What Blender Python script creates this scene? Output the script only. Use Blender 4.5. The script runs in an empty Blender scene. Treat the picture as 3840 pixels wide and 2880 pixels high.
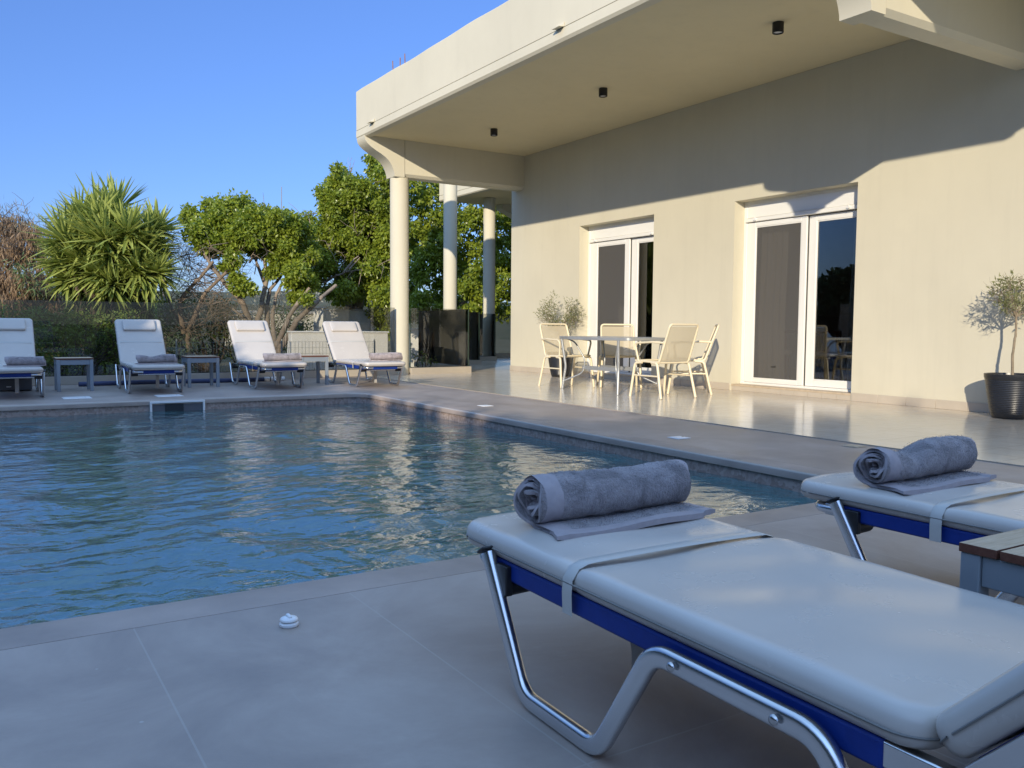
import bpy, math, random
import numpy as np
from mathutils import Vector, Matrix
R = math.radians
random.seed(7); rng = np.random.default_rng(7)
scn = bpy.context.scene
col = scn.collection

# ------------------------------------------------------------------ camera
F_PX, EYE = 3213.15, 0.82                      # focal length in 3840-px units, eye height above the deck
CR = np.array([[.8477, -.5304, .00747], [.0288, .0601, .9978], [.5297, .8456, -.0674]])
u, _, vt = np.linalg.svd(CR); CR = u @ vt
cam_d = bpy.data.cameras.new('camera'); cam = bpy.data.objects.new('camera', cam_d); col.objects.link(cam)
cam_d.sensor_width = 36.0; cam_d.lens = F_PX / 3840 * 36; cam_d.clip_start = .05; cam_d.clip_end = 3000
M = Matrix([[CR[0][i], CR[1][i], -CR[2][i]] for i in range(3)]).to_4x4(); M.translation = (0, 0, EYE)
cam.matrix_world = M; scn.camera = cam

def at(px, py, d):
    """world point seen at photo pixel (px, py) at depth d"""
    c = np.array([(px - 1920) / F_PX, -(py - 1440) / F_PX, 1.0]) * d
    return CR.T @ c + np.array([0, 0, EYE])

# ------------------------------------------------------------------ mesh helpers
def fillet(pts, r, n=5):
    pts = [Vector(p) for p in pts]; out = [pts[0]]
    for a, b, c in zip(pts, pts[1:], pts[2:]):
        u, v = (a - b), (c - b); lu, lv = u.length, v.length; u.normalize(); v.normalize()
        ang = u.angle(v)
        if ang > R(178): out.append(b); continue
        t = min(r / math.tan(ang / 2), lu * .49, lv * .49); p0, p1 = b + u * t, b + v * t
        for k in range(n + 1):
            s = k / n; out.append(p0 * (1 - s) ** 2 + b * 2 * s * (1 - s) + p1 * s * s)
    out.append(pts[-1]); return out

class MB:
    def __init__(s): s.v = []; s.f = []; s.mi = []; s.m = 0
    def add(s, vs, fs):
        o = len(s.v); s.v += [tuple(p) for p in vs]; s.f += [tuple(i + o for i in f) for f in fs]; s.mi += [s.m] * len(fs); return s
    def box(s, x0, y0, z0, x1, y1, z1):
        return s.add([(x0,y0,z0),(x1,y0,z0),(x1,y1,z0),(x0,y1,z0),(x0,y0,z1),(x1,y0,z1),(x1,y1,z1),(x0,y1,z1)],
                     [(0,3,2,1),(4,5,6,7),(0,1,5,4),(1,2,6,5),(2,3,7,6),(3,0,4,7)])
    def bar(s, a, b, w, h, up=(0,0,1)):
        a, b = Vector(a), Vector(b); d = (b - a).normalized(); x = d.cross(Vector(up))
        if x.length < 1e-4: x = d.cross(Vector((1,0,0)))
        x.normalize(); y = x.cross(d); vs = []
        for p in (a, b):
            for i, j in ((-1,-1),(1,-1),(1,1),(-1,1)): vs.append(p + x * (w/2*i) + y * (h/2*j))
        return s.add(vs, [(3,2,1,0),(4,5,6,7),(0,1,5,4),(1,2,6,5),(2,3,7,6),(3,0,4,7)])
    def prism(s, poly, axis, a, b):
        n = len(poly); vs = []
        for t in (a, b):
            for p in poly:
                q = list(p); q.insert(axis, t); vs.append(q)
        return s.add(vs, [tuple(range(n))[::-1], tuple(range(n, 2*n))] + [(i, (i+1) % n, n+(i+1) % n, n+i) for i in range(n)])
    def tube(s, path, r, n=10, caps=True, sect=None, up=None):
        P = [Vector(p) for p in path]; m = len(P)
        rs = r if isinstance(r, (list, tuple, np.ndarray)) else [r] * m
        T = [((P[min(i+1, m-1)] - P[max(i-1, 0)]).normalized()) for i in range(m)]
        ref = Vector(up) if up else (Vector((0,0,1)) if abs(T[0].z) < .9 else Vector((1,0,0)))
        x = (ref - T[0] * ref.dot(T[0])).normalized(); vs = []
        sec = sect or [(math.cos(2*math.pi*k/n), math.sin(2*math.pi*k/n)) for k in range(n)]; n = len(sec)
        for i in range(m):
            x = (x - T[i] * x.dot(T[i])).normalized(); y = T[i].cross(x)
            for a, b in sec: vs.append(P[i] + x * (a * rs[i]) + y * (b * rs[i]))
        fs = [(i*n+k, i*n+(k+1) % n, (i+1)*n+(k+1) % n, (i+1)*n+k) for i in range(m-1) for k in range(n)]
        if caps: fs += [tuple(range(n))[::-1], tuple(range((m-1)*n, m*n))]
        return s.add(vs, fs)
    def lathe(s, prof, c=(0,0,0), n=32):
        vs = [(c[0]+r*math.cos(2*math.pi*k/n), c[1]+r*math.sin(2*math.pi*k/n), c[2]+z) for r, z in prof for k in range(n)]
        fs = [(i*n+k, i*n+(k+1) % n, (i+1)*n+(k+1) % n, (i+1)*n+k) for i in range(len(prof)-1) for k in range(n)]
        m = len(prof); fs += [tuple(range(n))[::-1], tuple(range((m-1)*n, m*n))]
        return s.add(vs, fs)
    def grid(s, fn, nu, nv):
        vs = [fn(i/nu, j/nv) for j in range(nv+1) for i in range(nu+1)]; w = nu + 1
        return s.add(vs, [(j*w+i, j*w+i+1, (j+1)*w+i+1, (j+1)*w+i) for j in range(nv) for i in range(nu)])
    def build(s, name, mat, parent=None, smooth=None, bevel=0, seg=2, fix=True):
        me = bpy.data.meshes.new(name); me.from_pydata(s.v, [], s.f)
        for m in (mat if isinstance(mat, (list, tuple)) else [mat]): me.materials.append(m)
        if any(s.mi): me.polygons.foreach_set('material_index', s.mi)
        if fix:
            import bmesh
            bm = bmesh.new(); bm.from_mesh(me); bmesh.ops.recalc_face_normals(bm, faces=bm.faces); bm.to_mesh(me); bm.free()
        if smooth is not None:
            me.polygons.foreach_set('use_smooth', [True] * len(me.polygons)); me.set_sharp_from_angle(angle=R(smooth))
        o = bpy.data.objects.new(name, me); col.objects.link(o)
        if parent: o.parent = parent
        if bevel:
            b = o.modifiers.new('bevel', 'BEVEL'); b.width = bevel; b.segments = seg; b.limit_method = 'ANGLE'; b.angle_limit = R(40)
            if smooth is None: me.polygons.foreach_set('use_smooth', [True] * len(me.polygons)); me.set_sharp_from_angle(angle=R(35)); b.harden_normals = False
        return o

def np_mesh(name, V, F, mat, parent=None, smooth=False):
    me = bpy.data.meshes.new(name); V = np.asarray(V, np.float32); F = np.asarray(F, np.int32); k = F.shape[1]
    me.vertices.add(len(V)); me.vertices.foreach_set('co', V.ravel())
    me.loops.add(F.size); me.loops.foreach_set('vertex_index', F.ravel())
    me.polygons.add(len(F)); me.polygons.foreach_set('loop_start', np.arange(0, F.size, k, dtype=np.int32))
    me.polygons.foreach_set('use_smooth', np.full(len(F), smooth)); me.update(calc_edges=True)
    me.materials.append(mat); o = bpy.data.objects.new(name, me); col.objects.link(o)
    if parent: o.parent = parent
    return o

def thing(name, label, cat, loc=(0,0,0), rz=0, group=None):
    o = bpy.data.objects.new(name, None); col.objects.link(o); o.empty_display_size = .1
    o.location = loc; o.rotation_euler = (0, 0, rz); o['label'] = label; o['category'] = cat
    if group: o['group'] = group
    return o
def tag(o, label, cat, group=None, kind=None):
    o['label'] = label; o['category'] = cat
    if group: o['group'] = group
    if kind: o['kind'] = kind
    return o
def struct(o): o['kind'] = 'structure'; return o
def dup(root, loc, rz, label, group=None):
    def cp(o, par):
        c = o.copy(); col.objects.link(c)
        if par: c.parent = par
        for ch in o.children: cp(ch, c)
        return c
    c = cp(root, None); c.location = loc; c.rotation_euler = (0, 0, rz); c['label'] = label
    if group: c['group'] = group
    return c

# ------------------------------------------------------------------ materials
def new_mat(name):
    m = bpy.data.materials.new(name); m.use_nodes = True; t = m.node_tree; t.nodes.clear()
    o = t.nodes.new('ShaderNodeOutputMaterial'); return m, t, o
def nd(t, typ, **kw):
    n = t.nodes.new(typ)
    for k, v in kw.items():
        if k in n.inputs: n.inputs[k].default_value = v
        else: setattr(n, k, v)
    return n
def noise(t, scale, detail=4, rough=.55, vec=None, dist=0):
    n = nd(t, 'ShaderNodeTexNoise'); n.inputs['Scale'].default_value = scale; n.inputs['Detail'].default_value = detail
    n.inputs['Roughness'].default_value = rough; n.inputs['Distortion'].default_value = dist
    if vec: t.links.new(vec, n.inputs['Vector'])
    return n.outputs['Fac']
def coords(t, which='Object', scale=None):
    c = nd(t, 'ShaderNodeTexCoord').outputs[which]
    if scale:
        m = nd(t, 'ShaderNodeMapping'); m.inputs['Scale'].default_value = scale; t.links.new(c, m.inputs['Vector']); return m.outputs['Vector']
    return c
def ramp(t, fac, stops):
    r = nd(t, 'ShaderNodeValToRGB'); e = r.color_ramp.elements
    while len(e) < len(stops): e.new(.5)
    for el, (p, c) in zip(e, stops): el.position = p; el.color = (*c, 1) if len(c) == 3 else c
    t.links.new(fac, r.inputs['Fac']); return r.outputs['Color']
def mixc(t, fac, a, b, mode='MIX'):
    m = nd(t, 'ShaderNodeMix', data_type='RGBA', blend_type=mode)
    for sock, v in ((m.inputs[0], fac), (m.inputs[6], a), (m.inputs[7], b)):
        if isinstance(v, bpy.types.NodeSocket): t.links.new(v, sock)
        elif isinstance(v, (int, float)): sock.default_value = v
        else: sock.default_value = (*v, 1)
    return m.outputs[2]
def bump(t, h, strength, dist=.01, normal=None):
    b = nd(t, 'ShaderNodeBump'); b.inputs['Strength'].default_value = strength; b.inputs['Distance'].default_value = dist
    t.links.new(h, b.inputs['Height'])
    if normal: t.links.new(normal, b.inputs['Normal'])
    return b.outputs['Normal']
def math_(t, op, a, b=None):
    m = nd(t, 'ShaderNodeMath', operation=op)
    for i, v in enumerate((a, b)):
        if v is None: continue
        if isinstance(v, bpy.types.NodeSocket): t.links.new(v, m.inputs[i])
        else: m.inputs[i].default_value = v
    return m.outputs[0]
def pbsdf(t, out, color=None, rough=.5, metal=0, normal=None, spec=None, **kw):
    p = nd(t, 'ShaderNodeBsdfPrincipled')
    def setv(k, v):
        if v is None: return
        if isinstance(v, bpy.types.NodeSocket): t.links.new(v, p.inputs[k])
        elif isinstance(v, (int, float)): p.inputs[k].default_value = v
        else: p.inputs[k].default_value = (*v, 1)
    setv('Base Color', color); setv('Roughness', rough); setv('Metallic', metal); setv('Normal', normal)
    if spec is not None: setv('Specular IOR Level', spec)
    for k, v in kw.items(): setv(k, v)
    t.links.new(p.outputs[0], out.inputs[0]); return p

def simple(name, c, rough=.5, metal=0, var=.12, vscale=6, bs=0, bscale=80, bdist=.002, spec=None, rvar=0, **kw):
    m, t, o = new_mat(name); co = coords(t)
    f = noise(t, vscale, 5, .6, co)
    a = tuple(max(0, x * (1 - var)) for x in c); b = tuple(min(1, x * (1 + var)) for x in c)
    cc = ramp(t, f, [(.3, a), (.7, b)])
    nrm = bump(t, noise(t, bscale, 3, .5, co), bs, bdist) if bs else None
    rr = rough
    if rvar: rr = math_(t, 'ADD', math_(t, 'MULTIPLY', noise(t, vscale * 2.3, 4, .6, co), rvar), rough - rvar / 2)
    pbsdf(t, o, cc, rr, metal, nrm, spec, **kw); return m

def mat_plaster(name, c, stain=.06):
    m, t, o = new_mat(name); co = coords(t)
    f1 = noise(t, .7, 5, .6, co); f2 = noise(t, 5, 5, .65, co)
    cc = ramp(t, f1, [(.3, tuple(x * (1 - stain) for x in c)), (.7, tuple(min(1, x * (1 + stain * .6)) for x in c))])
    cc = mixc(t, math_(t, 'MULTIPLY', f2, .12), cc, tuple(x * .8 for x in c))
    sp = nd(t, 'ShaderNodeTexVoronoi'); sp.inputs['Scale'].default_value = 2.2; t.links.new(co, sp.inputs['Vector'])
    spot = ramp(t, sp.outputs['Distance'], [(.012, (1, 1, 1)), (.02, (0, 0, 0))])
    cc = mixc(t, math_(t, 'MULTIPLY', spot, .18), cc, (.2, .19, .16))
    stk = ramp(t, noise(t, 1, 6, .65, coords(t, 'Object', (7, 7, .55))), [(.52, (0, 0, 0)), (.72, (1, 1, 1))])
    cc = mixc(t, math_(t, 'MULTIPLY', stk, .10), cc, tuple(x * .62 for x in c))
    n1 = bump(t, noise(t, 160, 3, .6, co), .35, .0015); n2 = bump(t, noise(t, 2.5, 3, .5, co), .5, .006, n1)
    pbsdf(t, o, cc, .82, 0, n2, .25); return m

def grout(t, co, x0, y0, sx, sy, w):
    """1 on the grout lines of a grid with cell sx, sy"""
    sep = nd(t, 'ShaderNodeSeparateXYZ'); t.links.new(co, sep.inputs[0]); outs = []; ids = []
    for ax, o_, s_ in ((0, x0, sx), (1, y0, sy)):
        q = math_(t, 'DIVIDE', math_(t, 'SUBTRACT', sep.outputs[ax], o_), s_)
        fr = math_(t, 'FRACT', q); ids.append(math_(t, 'FLOOR', q))
        d = math_(t, 'MINIMUM', fr, math_(t, 'SUBTRACT', 1, fr))
        outs.append(math_(t, 'LESS_THAN', math_(t, 'MULTIPLY', d, s_), w / 2))
    cmb = nd(t, 'ShaderNodeCombineXYZ'); t.links.new(ids[0], cmb.inputs[0]); t.links.new(ids[1], cmb.inputs[1])
    wn = nd(t, 'ShaderNodeTexWhiteNoise', noise_dimensions='3D'); t.links.new(cmb.outputs[0], wn.inputs['Vector'])
    return math_(t, 'MAXIMUM', outs[0], outs[1]), wn.outputs['Value']

def mat_deck():
    m, t, o = new_mat('deck_tile'); co = coords(t)
    g, tid = grout(t, co, .34, 1.245, .612, 1.22, .0045)
    f = noise(t, 1.9, 7, .66, co, .5); f2 = noise(t, 8, 6, .68, co); f3 = noise(t, 300, 2, .5, co)
    cc = ramp(t, f, [(.33, (.255, .20, .172)), (.5, (.37, .30, .258)), (.67, (.475, .40, .35))])
    cc = mixc(t, math_(t, 'MULTIPLY', f2, .5), cc, (.32, .265, .225))
    cc = mixc(t, math_(t, 'MULTIPLY', f3, .15), cc, (.45, .41, .37))
    cc = mixc(t, math_(t, 'MULTIPLY', tid, .24), cc, (.24, .21, .185))
    st = ramp(t, noise(t, 2.7, 7, .7, co, 1.2), [(.62, (0, 0, 0)), (.72, (1, 1, 1))])
    cc = mixc(t, math_(t, 'MULTIPLY', st, .28), cc, (.47, .43, .39))
    sv = nd(t, 'ShaderNodeTexVoronoi'); sv.inputs['Scale'].default_value = 5; t.links.new(co, sv.inputs['Vector'])
    spk = ramp(t, sv.outputs['Distance'], [(.015, (1, 1, 1)), (.028, (0, 0, 0))])
    cc = mixc(t, math_(t, 'MULTIPLY', spk, .5), cc, (.55, .53, .5))
    cc = mixc(t, math_(t, 'MULTIPLY', g, .45), cc, (.43, .39, .35))
    rr = math_(t, 'ADD', math_(t, 'MULTIPLY', f, .3), .34)
    nb = bump(t, noise(t, 220, 3, .6, co), .25, .001)
    nb = bump(t, g, -.4, .002, nb)
    pbsdf(t, o, cc, rr, 0, nb, .45); return m

def mat_terrace():
    m, t, o = new_mat('terrace_tile'); co = coords(t)
    g, tid = grout(t, co, 5.33, .2, .333, .333, .004)
    f = noise(t, 2.2, 5, .6, co); f2 = noise(t, 16, 4, .6, coords(t, 'Object', (1, .25, 1)))
    cc = ramp(t, f, [(.3, (.62, .54, .43)), (.7, (.71, .635, .52))])
    cc = mixc(t, math_(t, 'MULTIPLY', f2, .35), cc, (.54, .46, .35))
    cc = mixc(t, math_(t, 'MULTIPLY', tid, .12), cc, (.44, .385, .315))
    cc = mixc(t, math_(t, 'MULTIPLY', g, .95), cc, (.36, .31, .25))
    rr = math_(t, 'ADD', math_(t, 'MULTIPLY', noise(t, 9, 5, .6, co), .14), .10)
    nb = bump(t, noise(t, 3, 3, .5, co), .22, .003)
    nb = bump(t, g, -.35, .0015, nb)
    pbsdf(t, o, cc, rr, 0, nb, .36); return m

def mat_mosaic():
    m, t, o = new_mat('pool_mosaic'); co = coords(t)
    v = nd(t, 'ShaderNodeTexVoronoi'); v.inputs['Scale'].default_value = 45; t.links.new(co, v.inputs['Vector'])
    cc = ramp(t, v.outputs['Color'], [(.1, (.27, .20, .17)), (.5, (.40, .31, .27)), (.9, (.50, .41, .36))])
    cc = mixc(t, math_(t, 'MULTIPLY', noise(t, 9, 5, .7, co, 1), .45), cc, (.25, .19, .16))
    pbsdf(t, o, cc, .5, 0, bump(t, v.outputs['Distance'], .4, .003), .4); return m

def mat_water():
    m, t, o = new_mat('pool_water'); co = coords(t)
    h1 = noise(t, 9, 3, .5, coords(t, 'Object', (1, 1.35, 1)), .5); h2 = noise(t, 26, 3, .55, co, .4)
    n = bump(t, h1, .36, .020); n = bump(t, h2, .26, .0045, n)
    fr = nd(t, 'ShaderNodeFresnel'); fr.inputs['IOR'].default_value = 1.42; t.links.new(n, fr.inputs['Normal'])
    tr = nd(t, 'ShaderNodeBsdfTransparent'); tr.inputs[0].default_value = (.42, .72, .74, 1)
    di = nd(t, 'ShaderNodeBsdfDiffuse'); di.inputs[0].default_value = (.20, .43, .47, 1); t.links.new(n, di.inputs['Normal'])
    mx0 = nd(t, 'ShaderNodeMixShader'); mx0.inputs[0].default_value = .40; t.links.new(tr.outputs[0], mx0.inputs[1]); t.links.new(di.outputs[0], mx0.inputs[2])
    gl = nd(t, 'ShaderNodeBsdfGlossy'); gl.inputs['Roughness'].default_value = .015; t.links.new(n, gl.inputs['Normal'])
    mx = nd(t, 'ShaderNodeMixShader'); t.links.new(math_(t, 'MINIMUM', math_(t, 'MULTIPLY', fr.outputs[0], 1.45), .97), mx.inputs[0]); t.links.new(mx0.outputs[0], mx.inputs[1]); t.links.new(gl.outputs[0], mx.inputs[2])
    t.links.new(mx.outputs[0], o.inputs[0]); return m

def mat_glass(name, tint, ior=1.5, gain=1.0, rough=0.0, wob=0):
    m, t, o = new_mat(name)
    fr = nd(t, 'ShaderNodeFresnel'); fr.inputs['IOR'].default_value = ior
    tr = nd(t, 'ShaderNodeBsdfTransparent'); tr.inputs[0].default_value = (*tint, 1)
    gl = nd(t, 'ShaderNodeBsdfGlossy'); gl.inputs['Roughness'].default_value = rough
    if wob:
        t.links.new(bump(t, noise(t, 1.5, 2, .5, coords(t)), wob, .004), gl.inputs['Normal'])
    f = math_(t, 'MINIMUM', math_(t, 'MULTIPLY', fr.outputs[0], gain), 1.0)
    mx = nd(t, 'ShaderNodeMixShader'); t.links.new(f, mx.inputs[0]); t.links.new(tr.outputs[0], mx.inputs[1]); t.links.new(gl.outputs[0], mx.inputs[2])
    t.links.new(mx.outputs[0], o.inputs[0]); return m

def mat_mesh_fabric(name, c, alpha, rough=.7):
    m, t, o = new_mat(name)
    df = nd(t, 'ShaderNodeBsdfDiffuse'); df.inputs[0].default_value = (*c, 1)
    tl = nd(t, 'ShaderNodeBsdfTranslucent'); tl.inputs[0].default_value = (*[x * .8 for x in c], 1)
    m1 = nd(t, 'ShaderNodeMixShader'); m1.inputs[0].default_value = .35; t.links.new(df.outputs[0], m1.inputs[1]); t.links.new(tl.outputs[0], m1.inputs[2])
    tr = nd(t, 'ShaderNodeBsdfTransparent')
    mx = nd(t, 'ShaderNodeMixShader'); mx.inputs[0].default_value = alpha; t.links.new(tr.outputs[0], mx.inputs[1]); t.links.new(m1.outputs[0], mx.inputs[2])
    t.links.new(mx.outputs[0], o.inputs[0]); return m

def mat_leaf(name, dark, light, trans=.35, rough=.42, spec=.4, tint=None):
    m, t, o = new_mat(name)
    g = nd(t, 'ShaderNodeNewGeometry')
    cc = ramp(t, g.outputs['Random Per Island'], [(.0, dark), (.55, tuple((a + b) / 2 for a, b in zip(dark, light))), (1, light)])
    co = coords(t); big = noise(t, 1.1, 3, .5, co)
    cc = mixc(t, ramp(t, big, [(.35, (0, 0, 0)), (.7, (.5, .5, .5))]), cc, light)
    p = nd(t, 'ShaderNodeBsdfPrincipled'); t.links.new(cc, p.inputs['Base Color']); p.inputs['Roughness'].default_value = rough; p.inputs['Specular IOR Level'].default_value = spec
    tl = nd(t, 'ShaderNodeBsdfTranslucent'); t.links.new(mixc(t, .5, cc, tuple(min(1, x * 1.3) for x in light)), tl.inputs[0])
    mx = nd(t, 'ShaderNodeMixShader'); mx.inputs[0].default_value = trans; t.links.new(p.outputs[0], mx.inputs[1]); t.links.new(tl.outputs[0], mx.inputs[2])
    t.links.new(mx.outputs[0], o.inputs[0]); return m

def mat_wood(name, a, b):
    m, t, o = new_mat(name); co = coords(t, 'Object', (3, 40, 40))
    f = noise(t, 3, 6, .65, co, .6); f2 = noise(t, 14, 3, .6, co)
    cc = ramp(t, f, [(.25, a), (.75, b)]); cc = mixc(t, math_(t, 'MULTIPLY', f2, .4), cc, tuple(x * .6 for x in a))
    pbsdf(t, o, cc, .65, 0, bump(t, f, .35, .003), .3); return m

def mat_vinyl():
    m, t, o = new_mat('cushion_vinyl'); co = coords(t)
    f = noise(t, 3, 4, .6, co)
    cc = ramp(t, f, [(.3, (.535, .49, .445)), (.7, (.58, .535, .485))])
    rr = math_(t, 'ADD', math_(t, 'MULTIPLY', noise(t, 7, 4, .6, co), .12), .20)
    pbsdf(t, o, cc, rr, 0, None, .55); return m

def mat_towel(name, c):
    m, t, o = new_mat(name); co = coords(t)
    f = noise(t, 13, 5, .65, co, .8); fine = noise(t, 210, 3, .8, co); mid = noise(t, 95, 3, .75, co)
    cc = ramp(t, f, [(.36, tuple(x * .62 for x in c)), (.5, c), (.64, tuple(x * 1.28 for x in c))])
    cc = mixc(t, ramp(t, fine, [(.34, (.45, .45, .45)), (.58, (0, 0, 0))]), cc, tuple(x * .4 for x in c))
    n = bump(t, mid, .8, .006); n = bump(t, fine, .9, .004, n)
    pbsdf(t, o, cc, .95, 0, n, .1, **{'Sheen Weight': .3, 'Sheen Roughness': .5}); return m

CREAM = (.63, .59, .465)
Mt = dict(
    plaster=mat_plaster('wall_plaster', CREAM), fascia=mat_plaster('fascia_plaster', (.67, .62, .48)), ceiling=mat_plaster('ceiling_plaster', (.72, .63, .41)),
    deck=mat_deck(), terrace=mat_terrace(), mosaic=mat_mosaic(), water=mat_water(),
    coping=simple('coping_tile', (.345, .28, .24), .5, var=.22, vscale=2.2, bs=.2, bscale=200),
    nosing=simple('coping_nosing', (.40, .35, .30), .15, var=.08, vscale=3),
    kerb=simple('kerb_tile', (.42, .37, .30), .5, var=.08, vscale=2), skirting=simple('skirting_tile', (.50, .44, .36), .3, var=.07, vscale=3),
    pool=simple('pool_plaster', (.55, .68, .68), .7, var=.1, vscale=1.5),
    pvc=simple('white_pvc', (.80, .79, .75), .32, var=.02, vscale=2), gasket=simple('dark_gasket', (.03, .03, .03), .6),
    screen=mat_mesh_fabric('fly_screen', (.205, .20, .195), .56), pane=mat_glass('door_glass', (.80, .82, .82), 1.5, 1.7),
    smoke=mat_glass('smoked_glass', (.75, .75, .73), 1.5, 1.0, 0.0, .02), edge=simple('glass_edge', (.04, .07, .05), .2, spec=.6),
    stone=simple('threshold_stone', (.52, .42, .30), .55, var=.12, vscale=14),
    alu=simple('brushed_aluminium', (.74, .75, .77), .26, 1.0, var=.04, vscale=5),
    alugrey=simple('grey_painted_metal', (.23, .265, .30), .42, 0, var=.05, vscale=5), tablemetal=simple('silver_table_metal', (.40, .41, .41), .35, .45, var=.05),
    blackp=simple('black_plastic', (.012, .012, .014), .42), screw=simple('screw_steel', (.6, .6, .6), .25, 1.0),
    blue=simple('blue_sling_fabric', (.006, .034, .23), .5, var=.12, vscale=20, bs=.3, bscale=600, bdist=.001, spec=.35),
    vinyl=mat_vinyl(), strap=simple('grey_strap_vinyl', (.52, .50, .46), .35, var=.05), stitch=simple('seam_thread', (.20, .195, .185), .7),
    towel=mat_towel('grey_terry', (.31, .28, .292)), towelband=simple('towel_woven_band', (.36, .32, .335), .85, var=.08, vscale=40, bs=.4, bscale=400), mauve=mat_towel('mauve_terry', (.42, .36, .36)),
    teak=mat_wood('weathered_teak', (.42, .31, .20), (.66, .53, .38)), darkwood=mat_wood('red_brown_wood', (.10, .035, .022), (.17, .07, .045)),
    chair=simple('cream_painted_tube', (.75, .65, .455), .4, var=.03), sling=mat_mesh_fabric('cream_sling_mesh', (.73, .64, .46), .80),
    pot=simple('black_ribbed_pot', (.018, .019, .022), .33, var=.2, vscale=8, spec=.5), soil=simple('potting_soil', (.05, .035, .025), .95, bs=.8, bscale=40, bdist=.02),
    bark=simple('pale_bark', (.26, .21, .165), .9, var=.25, vscale=9, bs=.6, bscale=35, bdist=.012), barkd=simple('dark_bark', (.10, .075, .055), .9, var=.3, vscale=9, bs=.6, bscale=35, bdist=.012),
    olivebark=simple('olive_bark', (.23, .185, .13), .9, var=.25, vscale=20, bs=.6, bscale=70, bdist=.004),
    ficus=mat_leaf('ficus_leaf', (.075, .13, .014), (.33, .39, .045), .38, .33, .5), yucca=mat_leaf('yucca_blade', (.14, .20, .032), (.42, .47, .13), .2, .36, .5),
    olive=mat_leaf('olive_leaf', (.10, .12, .045), (.28, .29, .14), .3, .5, .3), silver=mat_leaf('silver_leaf', (.15, .155, .10), (.36, .35, .28), .3, .6, .2),
    hedge=mat_leaf('hedge_leaf', (.07, .12, .02), (.26, .33, .06), .25, .45, .35), lance=mat_leaf('lance_leaf', (.06, .10, .035), (.19, .25, .10), .25, .45, .35),
    dry=mat_leaf('dry_strand', (.15, .10, .062), (.42, .30, .19), .3, .8, .1), twig=simple('dry_twig', (.22, .165, .115), .9, var=.3, vscale=12),
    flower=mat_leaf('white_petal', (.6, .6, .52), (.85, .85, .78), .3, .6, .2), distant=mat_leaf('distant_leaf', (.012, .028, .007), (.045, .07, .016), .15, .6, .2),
    white=mat_plaster('white_render', (.84, .83, .80), .03), rust=simple('rusty_steel', (.28, .15, .11), .8, .2, var=.3, vscale=40),
    wire=simple('galvanised_wire', (.46, .48, .46), .5, .6), lamp=simple('frosted_lens', (.7, .7, .68), .4), plasticw=simple('white_plastic', (.78, .79, .80), .35, var=.03), void=simple('dark_recess', (.01, .015, .02), .6),
    curtain=mat_mesh_fabric('curtain_cloth', (.62, .57, .47), .9), room=simple('room_plaster', (.52, .50, .47), .8, var=.04), cover=simple('chair_cover_cloth', (.55, .51, .45), .9, var=.12, vscale=14, bs=.3, bscale=60),
    boxgrey=simple('dark_grey_box_plastic', (.10, .105, .12), .5, var=.08), bluehose=simple('blue_cover_fabric', (.04, .055, .13), .6, var=.15), grass=mat_leaf('grass_blade', (.05, .075, .02), (.17, .19, .07), .25, .7, .2),
    cloth=simple('dark_strap_webbing', (.06, .065, .07), .8), grey=simple('grey_render', (.38, .36, .33), .8),
)
def mat_soil(name, a, b):
    m, t, o = new_mat(name); co = coords(t); f = noise(t, .35, 6, .65, co); f2 = noise(t, 3, 5, .7, co)
    cc = ramp(t, f, [(.3, a), (.7, b)]); cc = mixc(t, math_(t, 'MULTIPLY', f2, .5), cc, tuple(x * .55 for x in a)); pbsdf(t, o, cc, .95, 0, bump(t, f2, .6, .05), .1); return m
Mt['ground'] = mat_soil('dry_ground', (.13, .115, .06), (.24, .20, .125)); Mt['hill'] = mat_soil('scrub_hill', (.06, .075, .035), (.22, .185, .12))
# ------------------------------------------------------------------ setting
PX0, PX1, PY0, PY1 = -4.0, 4.0, 2.65, 9.82
cw = .19
mb = MB()
for a in ((-9, -6, -PX1 - cw - .002, 13.1), (PX1 + cw + .002, -6, 5.33, 13.1), (PX0 - cw, -6, PX1 + cw, PY0 - cw - .003), (PX0 - cw, PY1 + cw + .003, PX1 + cw, 13.1)):
    mb.box(a[0], a[1], -.25, a[2], a[3], 0)
struct(mb.build('pool_deck', Mt['deck']))
mb = MB(); r = .035
prof = [(0, -.05), (0, -.013), (.004, -.004), (.016, 0), (cw, 0), (cw, -.05)]    # nosing profile: distance from the water edge, z
ring = []
def rr_pts(x0, y0, x1, y1, rad, n=8):
    out = []
    for cx, cy, a0 in ((x1 - rad, y1 - rad, 0), (x0 + rad, y1 - rad, 90), (x0 + rad, y0 + rad, 180), (x1 - rad, y0 + rad, 270)):
        for k in range(n + 1):
            a = R(a0 + 90 * k / n); out.append((cx + rad * math.cos(a), cy + rad * math.sin(a)))
    return out
rings = [[(x, y, z) for x, y in rr_pts(PX0 - d, PY0 - d, PX1 + d, PY1 + d, max(.22 if d < cw else .004, .001) if d < .05 else (.22 if d < cw - .01 else .003))] for d, z in prof]
n = len(rings[0]); vs = [p for rg in rings for p in rg]; fs = []
for i in range(len(rings)):
    j = (i + 1) % len(rings)
    for k in range(n): fs.append((i*n+k, i*n+(k+1) % n, j*n+(k+1) % n, j*n+k))
mb.add(vs, fs); mb.mi = [1 if k // n in (1, 2) else 0 for k in range(len(fs))]; struct(mb.build('pool_coping', [Mt['coping'], Mt['nosing']], smooth=50))
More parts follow.
